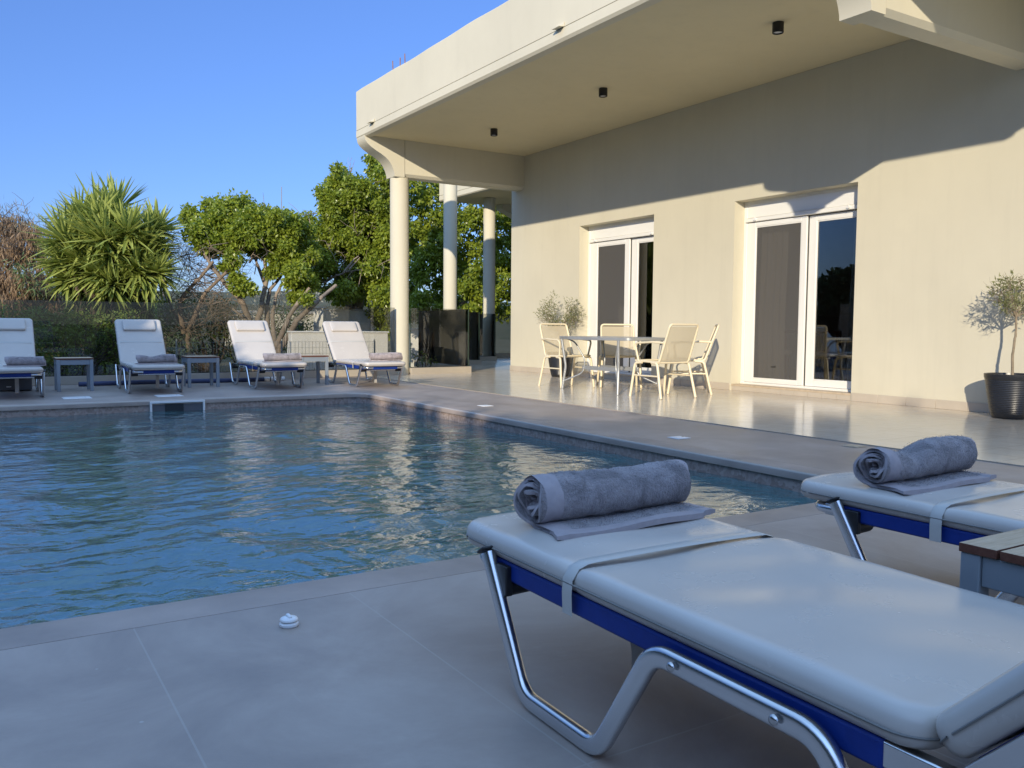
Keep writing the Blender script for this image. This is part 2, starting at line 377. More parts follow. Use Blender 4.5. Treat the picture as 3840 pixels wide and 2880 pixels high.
# basin: mosaic band, walls and floor
mb = MB(); e = .02; pts = rr_pts(PX0 - e, PY0 - e, PX1 + e, PY1 + e, .24); n = len(pts)
def band(z0, z1):
    m = MB(); m.add([(x, y, z0) for x, y in pts] + [(x, y, z1) for x, y in pts], [(k, (k+1) % n, n+(k+1) % n, n+k) for k in range(n)]); return m
struct(band(-.34, -.05).build('pool_tile_band', Mt['mosaic'], smooth=40))
m = band(-1.35, -.34); m.add([(x, y, -1.35) for x, y in pts], [tuple(range(n))]); struct(m.build('pool_floor', Mt['pool'], smooth=40))
# water: real ripples
WZ = -.122
nx, ny = 460, 410; xs = np.linspace(PX0 - e, PX1 + e, nx); ys = np.linspace(PY0 - e, PY1 + e, ny); X, Y = np.meshgrid(xs, ys); Z = np.zeros_like(X)
wr = np.random.default_rng(3)
wx = X + .10*np.sin(1.7*Y + .8) + .06*np.sin(4.1*X + 2.3*Y); wy = Y + .10*np.sin(1.9*X + .3) + .06*np.sin(3.3*Y - 2.9*X + 1)
for k in range(72):
    lam = float(np.exp(wr.uniform(np.log(.085), np.log(1.3)))); th = wr.normal(R(58), R(55)); amp = .0019 * lam ** .80 * wr.uniform(.4, 1.4)
    kx, ky = 2*np.pi/lam*np.cos(th), 2*np.pi/lam*np.sin(th); ph = wr.uniform(0, 6.28)
    env = .6 + .4*np.sin(X*wr.uniform(.5, 1.6) + Y*wr.uniform(.5, 1.6) + wr.uniform(0, 6))
    Z += amp * env * np.sin(kx*wx + ky*wy + ph)
calm = .72 + .75*np.exp(-(((X - .2)/2.2)**2 + ((Y - 3.4)/1.8)**2)) - .18*np.exp(-((X - 3.4)/1.2)**2)
Z = WZ + Z*calm
V = np.stack([X.ravel(), Y.ravel(), Z.ravel()], 1); ii = (np.arange(ny-1)[:, None]*nx + np.arange(nx-1)[None]).ravel()
struct(np_mesh('pool_water', V, np.stack([ii, ii+1, ii+nx+1, ii+nx], 1), Mt['water'], smooth=True))
# terrace and the lower ground, hills
mb = MB(); mb.prism([(5.33, -6), (14.3, -6), (14.3, 19.4), (10.5, 19.2), (10.5, 17.55), (9.12, 17.5), (9.12, 15.78), (7.62, 15.72), (7.47, 13.4), (5.33, 13.3)], 2, -.25, .008)
struct(mb.build('terrace', Mt['terrace']))
mb = MB(); mb.box(-1500, -1500, -1.2, 1500, 1500, -1.0); 
g = mb.build('ground', Mt['ground']); struct(g)
mb = MB(); mb.prism([(-12, 12.95), (5.3, 13.25), (7.4, 13.55), (7.55, 15.9), (9.05, 15.95), (9.05, 17.7), (10.4, 17.75), (10.4, 60), (-12, 60)], 2, -.99, -.22)
struct(mb.build('garden_ground', Mt['ground']))
def hill(u, v):
    a = R(-30 + 150 * u); rad = 120 + 260 * v
    h = 17 * v ** .8 * (.55 + .45 * math.sin(a * 3.1 + .6) ** 2) + 1.2 * math.sin(a * 19) * v
    return (rad * math.sin(a), rad * math.cos(a), -1.05 + h)
struct(MB().grid(hill, 90, 10).build('hills', Mt['hill'], smooth=60))

# ------------------------------------------------------------------ house
XW = 8.42
house = thing('house', 'cream rendered villa with flat overhanging roof, round columns and two white patio doors', 'house', (XW, 8, 0))
HI = Vector((XW, 8, 0))
def hpart(mb, name, mat, **k):
    mb.v = [(x - HI.x, y - HI.y, z - HI.z) for x, y, z in mb.v]; return mb.build(name, mat, house, **k)
def hsub(mb, name, mat, par, **k):
    mb.v = [(x - HI.x, y - HI.y, z - HI.z) for x, y, z in mb.v]; return mb.build(name, mat, par, **k)
OPEN = [(6.185, 8.02), (9.585, 11.395)]; ZH = 2.465
yb = [-5, OPEN[0][0], OPEN[0][1], OPEN[1][0], OPEN[1][1], 13.5]; zb = [.008, ZH, 3.86]
mb = MB()
for i in range(5):
    for j in range(2):
        if j == 0 and i in (1, 3): continue
        for x in (XW, XW + .27):
            mb.add([(x, yb[i], zb[j]), (x, yb[i+1], zb[j]), (x, yb[i+1], zb[j+1]), (x, yb[i], zb[j+1])], [(0, 1, 2, 3)])
for y0, y1 in OPEN:
    for y in (y0, y1): mb.add([(XW, y, .008), (XW + .27, y, .008), (XW + .27, y, ZH), (XW, y, ZH)], [(0, 1, 2, 3)])
    mb.add([(XW, y0, ZH), (XW + .27, y0, ZH), (XW + .27, y1, ZH), (XW, y1, ZH)], [(0, 1, 2, 3)])
for y in (-5, 13.5): mb.add([(XW, y, .008), (XW + .27, y, .008), (XW + .27, y, 3.86), (XW, y, 3.86)], [(0, 1, 2, 3)])
mb.box(XW + .27, 13.25, .008, 12.2, 13.5, 3.86)
hpart(mb, 'wall', Mt['plaster'], fix=True)
# skirting tiles (one strip, tile joints as real gaps)
def skirt(y0, y1):
    mb = MB(); k = int(round((y1 - y0) / .333)) or 1; w = (y1 - y0) / k
    for i in range(k): mb.box(XW - .011, y0 + i*w + .0015, .0085, XW - .0005, y0 + (i+1)*w - .0015, .10)
    hpart(mb, 'skirting', Mt['skirting'], bevel=.002)
skirt(-4.9, 6.17); skirt(8.03, 9.575); skirt(11.405, 13.51)
# ceiling, roof slab, fascia
XF = 5.365
mb = MB(); mb.box(5.50, 1.6, 3.862, 13, 13.4, 4.05); hpart(mb, 'ceiling', Mt['ceiling'])
mb2 = MB()   # parapet with a slightly uneven top edge
def par(u, v):
    y = 1.6 + 11.8 * u; wob = .006 * math.sin(y * 2.1) + .004 * math.sin(y * 5.3 + 1)
    q = [(XF, 3.985), (XF, 4.3), (XF + .002, 4.60 + wob), (XF + .012, 4.612 + wob), (XF + .15, 4.615 + wob), (XF + .15, 4.0), (XF + .15, 3.985), (XF, 3.985)]
    x, z = q[int(round(v * 7))]; return (x, y, z)
mb2.grid(par, 60, 7)
for y in (1.6, 13.4): mb2.add([(XF, y, 3.985), (XF, y, 4.6), (XF + .012, y, 4.612), (XF + .15, y, 4.615), (XF + .15, y, 3.985)], [(0, 1, 2, 3, 4)])
mb2.box(XF + .15, 13.25, 4.06, 13, 13.4, 4.61); mb2.box(XF + .15, 1.6, 4.06, 13, 1.75, 4.61)
hpart(mb2, 'parapet', Mt['fascia'])
mb = MB(); mb.prism([(XF - .004, 3.975), (XF - .004, 3.875), (XF + .02, 3.846), (5.478, 3.838), (5.478, 3.97)], 1, 1.6, 13.4)
mb.prism([(5.478, 3.862), (5.478, 3.855), (5.50, 3.855), (5.50, 3.862)], 1, 1.6, 13.4)
hpart(mb, 'fascia_band', Mt['fascia'])
mb = MB(); mb.box(XF + .012, 1.61, 3.975, 5.5, 13.39, 3.985); hpart(mb, 'fascia_groove', Mt['grey'])
mb = MB()
for y in (12.71, 7.64):
    mb.prism([(XF - .075, 3.972), (XF - .005, 3.982), (XF - .005, 4.03), (XF - .012, 4.03), (XF - .022, 3.995), (XF - .075, 3.98)], 1, y - .07, y + .07)
    hpart(mb, 'drain_spout', Mt['fascia']); mb = MB()
for x, y in ((5.7, 12.71), (5.72, 12.5), (5.7, 12.27)):
    m = MB(); m.tube([(x, y, 4.55), (x + .01, y, 4.75), (x + random.uniform(-.02, .02), y + random.uniform(-.02, .02), 4.975)], .009, 6); hpart(m, 'rebar', Mt['rust'])
# beams and their S brackets
S = [(5.372, 3.85), (5.385, 3.79), (5.42, 3.742), (5.48, 3.695), (5.574, 3.64), (5.66, 3.598), (5.727, 3.557), (5.78, 3.517), (5.821, 3.468), (5.852, 3.42), (5.877, 3.36), (5.892, 3.31), (5.897, 3.262)]
def beam(y0, y1):
    mb = MB(); b = .045
    mb.prism([(y0, 3.861), (y0, 3.272 + b), (y0 + b, 3.272), (y1 - b, 3.272), (y1, 3.272 + b), (y1, 3.861)], 0, 6.085, XW - .001)
    hpart(mb, 'beam', Mt['plaster'])
    mb = MB(); mb.prism(S + [(6.075, 3.262), (6.075, 3.861), (5.372, 3.861)], 1, y0 - .004, y1 + .004); o = hpart(mb, 'bracket', Mt['plaster'], smooth=30)
beam(13.08, 13.40); beam(4.27, 4.55)
def column(x, y, z0, z1, r=.155):
    mb = MB(); mb.lathe([(r, z0), (r, z1 - .02), (r - .004, z1)], (x, y, 0), 40); hpart(mb, 'column', Mt['plaster'], smooth=40)
column(6.055, 13.24, .009, 3.264); column(8.66, 16.35, .009, 3.86, .145); column(10.45, 17.75, .009, 3.86, .145)
# rear wing: roof with its own fascia, wall, haunch
mb = MB(); mb.box(9.80, 13.55, 3.862, 14.45, 18.85, 4.0); hpart(mb, 'ceiling', Mt['ceiling'])
mb = MB(); mb.prism([(9.68, 3.985), (9.68, 4.62), (9.83, 4.62), (9.83, 3.985)], 1, 13.6, 18.85); mb.prism([(9.676, 3.975), (9.676, 3.87), (9.70, 3.846), (9.80, 3.838), (9.80, 3.975)], 1, 13.6, 18.85)
mb.box(9.83, 18.7, 4.002, 14.5, 18.85, 4.62); hpart(mb, 'parapet', Mt['fascia'])
mb = MB(); mb.box(14.2, 13.5, .008, 14.45, 20.5, 3.86); hpart(mb, 'wall', Mt['plaster'])
mb = MB(); mb.prism([(11.2, 3.861), (11.2, 3.74), (11.5, 3.62), (11.85, 3.45), (12.2, 3.25), (12.6, 3.0), (14.19, 2.6), (14.19, 3.861)], 1, 18.4, 18.69); hpart(mb, 'bracket', Mt['plaster'])
# patio doors
def patio_door(y0, y1, gl, meet, gr):
    X = XW + .18
    mb = MB(); mb.box(X, y1 - .055, .095, X + .085, y1, ZH); mb.box(X, y0, .095, X + .085, y0 + .055, ZH); mb.box(X, y0 + .055, .095, X + .085, y1 - .055, .118); mb.box(X + .002, y0 + .055, 2.43, X + .083, y1 - .055, ZH)
    mb.box(X - .012, y0 + .055, .088, X, y1 - .004, .106)
    fr = hpart(mb, 'patio_door', Mt['pvc'], bevel=.004)
    mb = MB(); mb.box(X + .004, y0 + .056, 2.252, X + .08, y1 - .056, 2.429); hsub(mb, 'shutter_box', Mt['pvc'], fr, bevel=.004)
    mb = MB(); mb.box(X - .028, y0 + .056, 2.196, X + .03, y1 - .05, 2.246); hsub(mb, 'shutter_rail', Mt['pvc'], fr, bevel=.006)
    for y in (y0 + .22, y1 - .22):
        m = MB(); m.tube([(X - .028, y, 2.222), (X - .052, y, 2.218)], .016, 10); m.box(X - .052, y - .003, 2.222, X - .04, y + .003, 2.25); hsub(m, 'shutter_stop', Mt['plasticw'], fr)
    def leaf(ya, yc, ga, gc, x, w, zb_, zt):      # ya<yc outer, ga<gc glass
        m = MB(); z0, z1 = .12, 2.19
        m.box(x, gc, z0, x + w, yc, z1); m.box(x, ya, z0, x + w, ga, z1); m.box(x, ga, z0, x + w, gc, zb_); m.box(x, ga, zt, x + w, gc, z1)
        l = hsub(m, 'door_leaf', Mt['pvc'], fr, bevel=.005)
        m = MB(); q = .012
        m.box(x + .006, gc - q, zb_, x + w - .006, gc, zt); m.box(x + .006, ga, zb_, x + w - .006, ga + q, zt); m.box(x + .006, ga + q, zb_, x + w - .006, gc - q, zb_ + q); m.box(x + .006, ga + q, zt - q, x + w - .006, gc - q, zt)
        hsub(m, 'glazing_bead', Mt['pvc'], fr, bevel=.002); return (ga + q, gc - q)
    a, c = leaf(meet + .002, y1 - .058, gl[1], gl[0], X + .006, .034, .17, 2.13)
    m = MB(); m.box(X + .02, a, .182, X + .022, c, 2.118); hsub(m, 'fly_screen', Mt['screen'], fr)
    a, c = leaf(y0 + .058, meet - .002, gr[1], gr[0], X + .044, .036, .20, 2.12)
    m = MB(); m.box(X + .06, a, .212, X + .064, c, 2.108); hsub(m, 'pane', Mt['pane'], fr)
    m = MB(); m.box(X + .030, meet - .004, .13, X + .043, meet + .004, 2.18); hsub(m, 'gasket', Mt['gasket'], fr)
    if gl[0] < 9: m = MB(); m.tube([(X + .018, 7.52, .33), (X + .018, 7.45, .335)], [.006, .009], 8); hsub(m, 'screen_pull', Mt['gasket'], fr, smooth=50)
    # threshold: stone sill over tile riser
    m = MB(); m.box(XW + .012, y0 + .001, .066, XW + .27, y1 - .001, .09); o = hsub(m, 'sill', Mt['stone'], fr, bevel=.003)
    m = MB(); k = 9; w = (y1 - y0) / k
    for i in range(k): m.box(XW + .016, y0 + i*w + .0015, .009, XW + .2, y0 + (i+1)*w - .0015, .0655)
    hsub(m, 'riser', Mt['skirting'], fr)
    return fr
patio_door(6.185, 8.02, (7.823, 7.10), 7.014, (6.90, 6.27))
patio_door(9.585, 11.395, (11.156, 10.455), 10.345, (10.20, 9.68))
# room behind the doors
mb = MB(); x0, x1, y0, y1, z0, z1 = XW + .275, 13.6, 3.5, 13.2, .06, 2.9
V8 = [(x0, y0, z0), (x1, y0, z0), (x1, y1, z0), (x0, y1, z0), (x0, y0, z1), (x1, y0, z1), (x1, y1, z1), (x0, y1, z1)]
mb.add(V8, [(0, 1, 2, 3), (4, 7, 6, 5), (0, 4, 5, 1), (1, 5, 6, 2), (2, 6, 7, 3)])
hpart(mb, 'interior_room', Mt['room'], fix=False)
def curtain(y0, y1, name, x=XW + .36):
    m = MB(); m.grid(lambda u, v: (x + .03 * math.sin(u * (y1 - y0) * 75) + .012 * math.sin(u * 40 + v * 3), y0 + (y1 - y0) * u + .02 * math.sin(v * 5), .08 + 2.25 * v), 50, 12)
    c = m.build('curtain', Mt['curtain'], smooth=80, fix=False); tag(c, name, 'curtain'); return c
curtain(7.45, 7.86, 'pale curtain gathered behind the fly screen of the nearer patio door')
curtain(6.24, 6.50, 'narrow pale curtain behind the clear pane of the nearer patio door')
curtain(9.86, 10.32, 'pale curtain behind the glass of the farther patio door')
# ceiling lamps
lamp_lbl = ['small black cylinder spotlight on the ceiling, farthest from the camera beside the column', 'small black cylinder spotlight on the ceiling, middle one of three', 'black cylinder spotlight on the ceiling, nearest and largest of three']
for (x, y), lb in zip(((6.885, 11.57), (6.89, 8.86), (6.875, 6.03)), lamp_lbl):
    t = thing('ceiling_light', lb, 'ceiling light', (x, y, 3.862), group='spotlights under the terrace roof')
    MB().lathe([(.054, 0), (.056, -.004), (.056, -.098), (.054, -.102), (.046, -.102), (.045, -.086)]).build('housing', Mt['blackp'], t, smooth=40)
    MB().lathe([(.0449, -.090), (.03, -.088), (.001, -.0875)]).build('lens', Mt['lamp'], t, smooth=40)

# ------------------------------------------------------------------ glass balustrade
bal = thing('glass_balustrade', 'smoked glass balustrade on a low tiled kerb around the pool terrace', 'balustrade', (2, 12.8, 0))
runs = [((-9, 12.42), (5.90, 13.02), 8), ((6.21, 13.10), (7.45, 13.25), 1), ((7.45, 13.25), (7.62, 15.62), 1), ((7.62, 15.62), (9.05, 15.66), 1), ((9.05, 15.66), (9.10, 17.41), 1), ((9.10, 17.41), (10.5, 17.44), 1), ((10.5, 17.44), (10.5, 19.0), 1), ((10.5, 19.0), (14.1, 19.2), 1)]
for (ax, ay), (bx, by), k in runs:
    d = Vector((bx - ax, by - ay, 0)); L = d.length; d.normalize(); nrm = Vector((-d.y, d.x, 0))
    def loc(s, o, z): p = Vector((ax, ay, 0)) + d * s + nrm * o; return (p.x - 2, p.y - 12.8, z)
    def slab(m, s0, s1, o0, o1, z0, z1):
        m.add([loc(s0, o0, z0), loc(s1, o0, z0), loc(s1, o1, z0), loc(s0, o1, z0), loc(s0, o0, z1), loc(s1, o0, z1), loc(s1, o1, z1), loc(s0, o1, z1)],
              [(0, 3, 2, 1), (4, 5, 6, 7), (0, 1, 5, 4), (1, 2, 6, 5), (2, 3, 7, 6), (3, 0, 4, 7)]); return m
    m = MB(); slab(m, 0.001, L - .001, 0, .16, .001, .112); m.build('kerb', Mt['kerb'], bal, bevel=.003)
    w = L / k
    for i in range(k):
        m = MB(); slab(m, i*w + .012, (i+1)*w - .012, .055, .065, .10, 1.12); m.build('glass_panel', Mt['smoke'], bal)
        m = MB(); slab(m, i*w + .0095, i*w + .0118, .054, .066, .113, 1.12); m.build('glass_edge', Mt['edge'], bal); m = MB(); slab(m, (i+1)*w - .0118, (i+1)*w - .0095, .054, .066, .113, 1.12); m.build('glass_edge', Mt['edge'], bal)
    m = MB(); slab(m, .02, L - .02, .046, .0545, .1125, .122); m.build('base_channel', Mt['gasket'], bal)
def unit(a): return a / (np.linalg.norm(a, axis=1, keepdims=True) + 1e-9)
def leaf_mesh(name, P, D, l, w, mat, parent, off):
    N = len(P); D = unit(D); S = unit(np.cross(D, rng.normal(size=(N, 3)))); l = np.asarray(l).reshape(-1, 1); w = np.asarray(w).reshape(-1, 1)
    Nn = np.cross(S, D)
    V = np.stack([P, P + D*l*.42 + S*w/2, P + D*l + Nn*l*-.12, P + D*l*.42 - S*w/2], 1).reshape(-1, 3) - np.asarray(off)
    return np_mesh(name, V, np.arange(4*N).reshape(-1, 4), mat, parent)
# ------------------------------------------------------------------ loungers
def outline(x0, x1, y0, y1, rc, nl=48, ns=14, nc=7):
    rc = max(rc, .0008); out = []
    def side(a, b, n):
        for k in range(n): s = k / n; out.append((a[0]*(1-s)+b[0]*s, a[1]*(1-s)+b[1]*s))
    def arc(cx, cy, a0):
        for k in range(nc): a = R(a0 + 90 * k / nc); out.append((cx + rc*math.cos(a), cy + rc*math.sin(a)))
    side((x1, y0+rc), (x1, y1-rc), nl); arc(x1-rc, y1-rc, 0); side((x1-rc, y1), (x0+rc, y1), ns); arc(x0+rc, y1-rc, 90)
    side((x0, y1-rc), (x0, y0+rc), nl); arc(x0+rc, y0+rc, 180); side((x0+rc, y0), (x1-rc, y0), ns); arc(x1-rc, y0+rc, 270)
    return out
def pad(x0, x1, y0, y1, z0, T, rc, e=.03, puff=.006, fn=None, bow=0):
    rings = []
    def ring(t, z):
        o = outline(x0+t, x1-t, y0+t, y1-t, rc-t); cx = (x0+x1)/2; hw = (x1-x0)/2
        return [(x, y - bow*(1-((x-cx)/hw)**2)*max(0, 1-(y-y0)/.25), z) for x, y in o]
    for a in range(-80, 81, 20): rings.append(ring(e*(1-math.cos(R(a)))*.9, z0 + T/2 + T/2*math.sin(R(a))))
    hw = min(x1-x0, y1-y0) / 2
    for k in range(1, 13):
        q = k / 12; t = e*.75 + (hw - .012 - e*.75) * q; rings.append(ring(t, z0 + T - T*.0076 + puff*(1-(1-q)**2)))
    n = len(rings[0]); V = [p for r in rings for p in r]
    F = [(i*n+k, i*n+(k+1) % n, (i+1)*n+(k+1) % n, (i+1)*n+k) for i in range(len(rings)-1) for k in range(n)]
    F += [tuple(range(n))[::-1]]; o_ = (len(rings)-1)*n; nl, ns, nc = 48, 14, 7; L0 = nl + 2*nc + ns
    for k in range(1, nl-1): F.append((o_+k, o_+k+1, o_+L0+nl-k-1, o_+L0+nl-k))
    F.append(tuple(o_+i for i in range(nl-1, L0+2))); F.append(tuple(o_ + i % n for i in range(L0+nl-1, n+2)))
    if fn: V = [fn(*p) for p in V]
    return MB().add(V, F)
OV = [(.6*math.cos(a)*(1 if abs(math.cos(a)) < .5 else 1), math.sin(a)) for a in [2*math.pi*k/14 for k in range(14)]]
def make_lounger(label, loc, rz, near):
    t = thing('sun_lounger', label, 'sun lounger', loc, rz, 'sun loungers on the pool deck')
    zs, T = .288, .056; yh, ang = 1.222, R(46)
    def dent(x, y, z):
        d = math.exp(-((y - .43)/.028)**2); s = 0 if z < zs + T*.5 else 1
        xx = abs(x)/.29; k = -.007*d*s; 
        wv = (.0055*math.sin(6.5*y+2.2*x+1.1)*math.sin(8*x+.8)+.0030*math.sin(14*y-10*x)*math.sin(5*y+1)+.0016*math.sin(23*y+13*x)) * s * max(0, 1-xx**4) if near else 0
        return (x*(1 - .018*d), y, z + k + wv)
    seat = pad(-.287, .287, -.045, 1.200, zs, T, .05, .024, .004, dent, .02).build('seat_cushion', Mt['vinyl'], t, smooth=60)
    def rot(x, y, z):
        y2, z2 = y*math.cos(ang) - z*math.sin(ang), y*math.sin(ang) + z*math.cos(ang); return (x, yh + y2, zs + z2)
    back = pad(-.283, .283, .0, .78, 0, T, .045, .022, .004, rot).build('back_cushion', Mt['vinyl'], t, smooth=60)
    # stitched seams along the cushion edges
    m = MB(); o = outline(-.2884, .2884, -.0464, 1.2014, .056); hw = .287
    m.tube([(x, y - .02*(1-(x/hw)**2)*max(0, 1-(y+.045)/.25), zs + T*.40) for x, y in o] , .0021, 5, caps=False); m.build('seam', Mt['stitch'], seat, smooth=60)
    m = MB(); m.tube([rot(x, y, T*.5) for x, y in outline(-.2842, .2842, -.0012, .7812, .046)], .0019, 5, caps=False); m.build('seam', Mt['stitch'], back, smooth=60)
    # elastic straps over the cushion
    def strap(y, w, rail=.245):
        m = MB(); path = []
        hx = .285
        for k in range(17): a = -math.pi/2 + math.pi*k/16; path.append(None)
        path = [(-hx-.004, rail), (-hx-.006, .29), (-hx-.004, .318), (-hx+.012, .340), (-hx+.035, .3475)] + [(x, .3475 + .004*(1-(x/.27)**2)) for x in np.linspace(-.23, .23, 13)] + [(hx-.035, .3475), (hx-.012, .340), (hx+.004, .318), (hx+.006, .29), (hx+.004, rail)]
        vs = []; 
        for x, z in path: vs += [(x, y - w/2, z), (x, y - w/2 + .003, z + .002), (x, y + w/2 - .003, z + .002), (x, y + w/2, z)]
        n = len(path); m.add(vs, [(i*4+k, i*4+k+1, i*4+k+5, i*4+k+4) for i in range(n-1) for k in range(3)])
        return m.build('strap', Mt['strap'], t, smooth=50)
    strap(.43, .034)
    m = MB(); vs = []
    for x, z in [(-.285, -.012), (-.289, .025), (-.275, .05), (-.245, .0605), (.245, .0605), (.275, .05), (.289, .025), (.285, -.012)]:
        for yy in (.345, .372): vs.append(rot(x, yy, z))
    m.add(vs, [(2*i, 2*i+1, 2*i+3, 2*i+2) for i in range(7)]); m.build('strap', Mt['strap'], t, smooth=50)
    # pillow
    def rp(x, y, z): return rot(x, y, z)
    pil = pad(-.20, .20, .55, .735, T + .001, .036, .02, .016, .006, rp).build('pillow', Mt['vinyl'], t, smooth=60)
    # rails and their blue sling
    fr = MB()
    for sx in (-1, 1):
        fr.bar((sx*.262, .06, .268), (sx*.262, 1.5, .268), .022, .036)
        a = rot(sx*.262, .02, -.02); b = rot(sx*.262, .76, -.02); fr.bar(a, b, .022, .03, up=(0, -1, .5))
    foot = fillet([(-.262, .12, .268), (-.262, .012, .268), (.262, .012, .268), (.262, .12, .268)], .07, 6); fr.tube(foot, .016, 10)
    fr.bar(rot(-.262, .76, -.02), rot(.262, .76, -.02), .022, .022); fr.bar((-.251, 1.49, .268), (.251, 1.49, .268), .02, .03)
    fr.build('frame', Mt['alu'], t, smooth=40, bevel=.003)
    sl = MB(); sl.box(-.2765, .105, .2455, -.247, 1.135, .2885); sl.box(.247, .105, .2455, .2765, 1.135, .2885); sl.box(-.2465, .105, .276, .2465, 1.135, .2865); sl.box(-.17, -.006, .2465, .17, .034, .2865)
    s2 = MB()
    sl.build('sling', Mt['blue'], t, bevel=.006)
    sb = MB(); sb.add([rot(-.27, .04, -.004), rot(.27, .04, -.004), rot(.27, .72, -.004), rot(-.27, .72, -.004), rot(-.27, .04, -.03), rot(.27, .04, -.03), rot(.27, .72, -.03), rot(-.27, .72, -.03)], [(0,3,2,1),(4,5,6,7),(0,1,5,4),(1,2,6,5),(2,3,7,6),(3,0,4,7)]); sb.build('back_sling', Mt['blue'], t, bevel=.004)
    # bent tube legs
    for sx in (-1, 1):
        X = sx * .293
        path = fillet([(X, .112, .298), (X, .275, .019), (X, .545, .019), (X, .70, .262), (X, 1.055, .262), (X, 1.20, .019), (X, 1.42, .019), (X, 1.56, .285)], .075, 7)
        sec = [(.86*math.copysign(abs(math.cos(a))**.7, math.cos(a)), 1.25*math.copysign(abs(math.sin(a))**.7, math.sin(a))) for a in [2*math.pi*k/16 for k in range(16)]]
        l = MB().tube(path, .0155, sect=sec, up=(1, 0, 0)).build('leg', Mt['alu'], t, smooth=50)
        m = MB(); m.bar((X, .110, .3015), (X, .1055, .309), .034, .042, up=(1, 0, 0)); m.build('end_cap', Mt['blackp'], l, bevel=.004)
        for yy in (.765, .985):
            m = MB(); m.lathe([(.0085, 0), (.0075, .003), (.004, .0045), (.0005, .005)], (0, 0, 0), 14); m.v = [(X + sx*(.0185 + z), yy + x, .262 + y) for x, y, z in m.v]; m.build('screw', Mt['screw'], l, smooth=50)
        for yy in (.155, 1.44):
            zz = .232 if yy < 1 else .236
            m = MB(); m.tube([(sx*.289, yy + .01, zz), (sx*.206, yy + .01, zz)], [.024, .021], 12); m.box(sx*.284 - .012, yy - .012, zz - .018, sx*.284 + .006, yy + .034, zz + .05); m.build('clamp', Mt['blackp'], l, smooth=40, bevel=.003)
    for yy, zz in ((.165, .232), (1.45, .236)): m = MB(); m.tube([(-.206, yy, zz), (.206, yy, zz)], .0125, 10); m.build('crossbar', Mt['alu'], t, smooth=50)
    # prop under the backrest and a loose strap end
    m = MB(); p = rot(0, .42, -.035)
    for sx in (-.2, .2): m = MB(); m.tube([(sx, p[1], p[2]), (sx, 1.46, .25)], .009, 8); m.build('back_prop', Mt['alu'], t, smooth=50)
    0 and m.build('back_prop', Mt['alu'], t, smooth=50)
    m = MB(); vs = []
    x0 = .14 if near else .05
    for k in range(7):
        q = k / 6; y = .43 + .05*q + .015*math.sin(q*4); z = .25 - (.175 if near else .21)*q; vs += [(x0 - .02, y, z), (x0 + .02, y + .006, z)]
    m.add(vs, [(2*i, 2*i+1, 2*i+3, 2*i+2) for i in range(6)]); m.build('strap_end', Mt['strap'], t, smooth=60)
    return t
make_lounger('large grey vinyl sun lounger beside the white deck knob, its bent legs fully showing', (1.287, 1.785, 0), R(178.6), True)
make_lounger('grey vinyl sun lounger half hidden behind the wooden slat table beside the large lounger', (2.48, 1.76, 0), R(180), True)
far_l = [('shaded sun lounger across the pool with the dark grey box beneath it', (.33, 10.50)), ('sun lounger across the pool standing in front of the yucca, fully in shade', (1.80, 10.60)),
         ('sun lounger across the pool before the branching tree trunks, only its pillow sunlit', (3.30, 10.66)), ('sunlit cream sun lounger across the pool beside the round column, mauve towel on it', (4.57, 10.44))]
L0 = make_lounger(far_l[0][0], (*far_l[0][1], 0), R(0), False)
for lb, (x, y) in far_l[1:]: dup(L0, (x, y, 0), R(random.uniform(-1.5, 1.5)), lb)

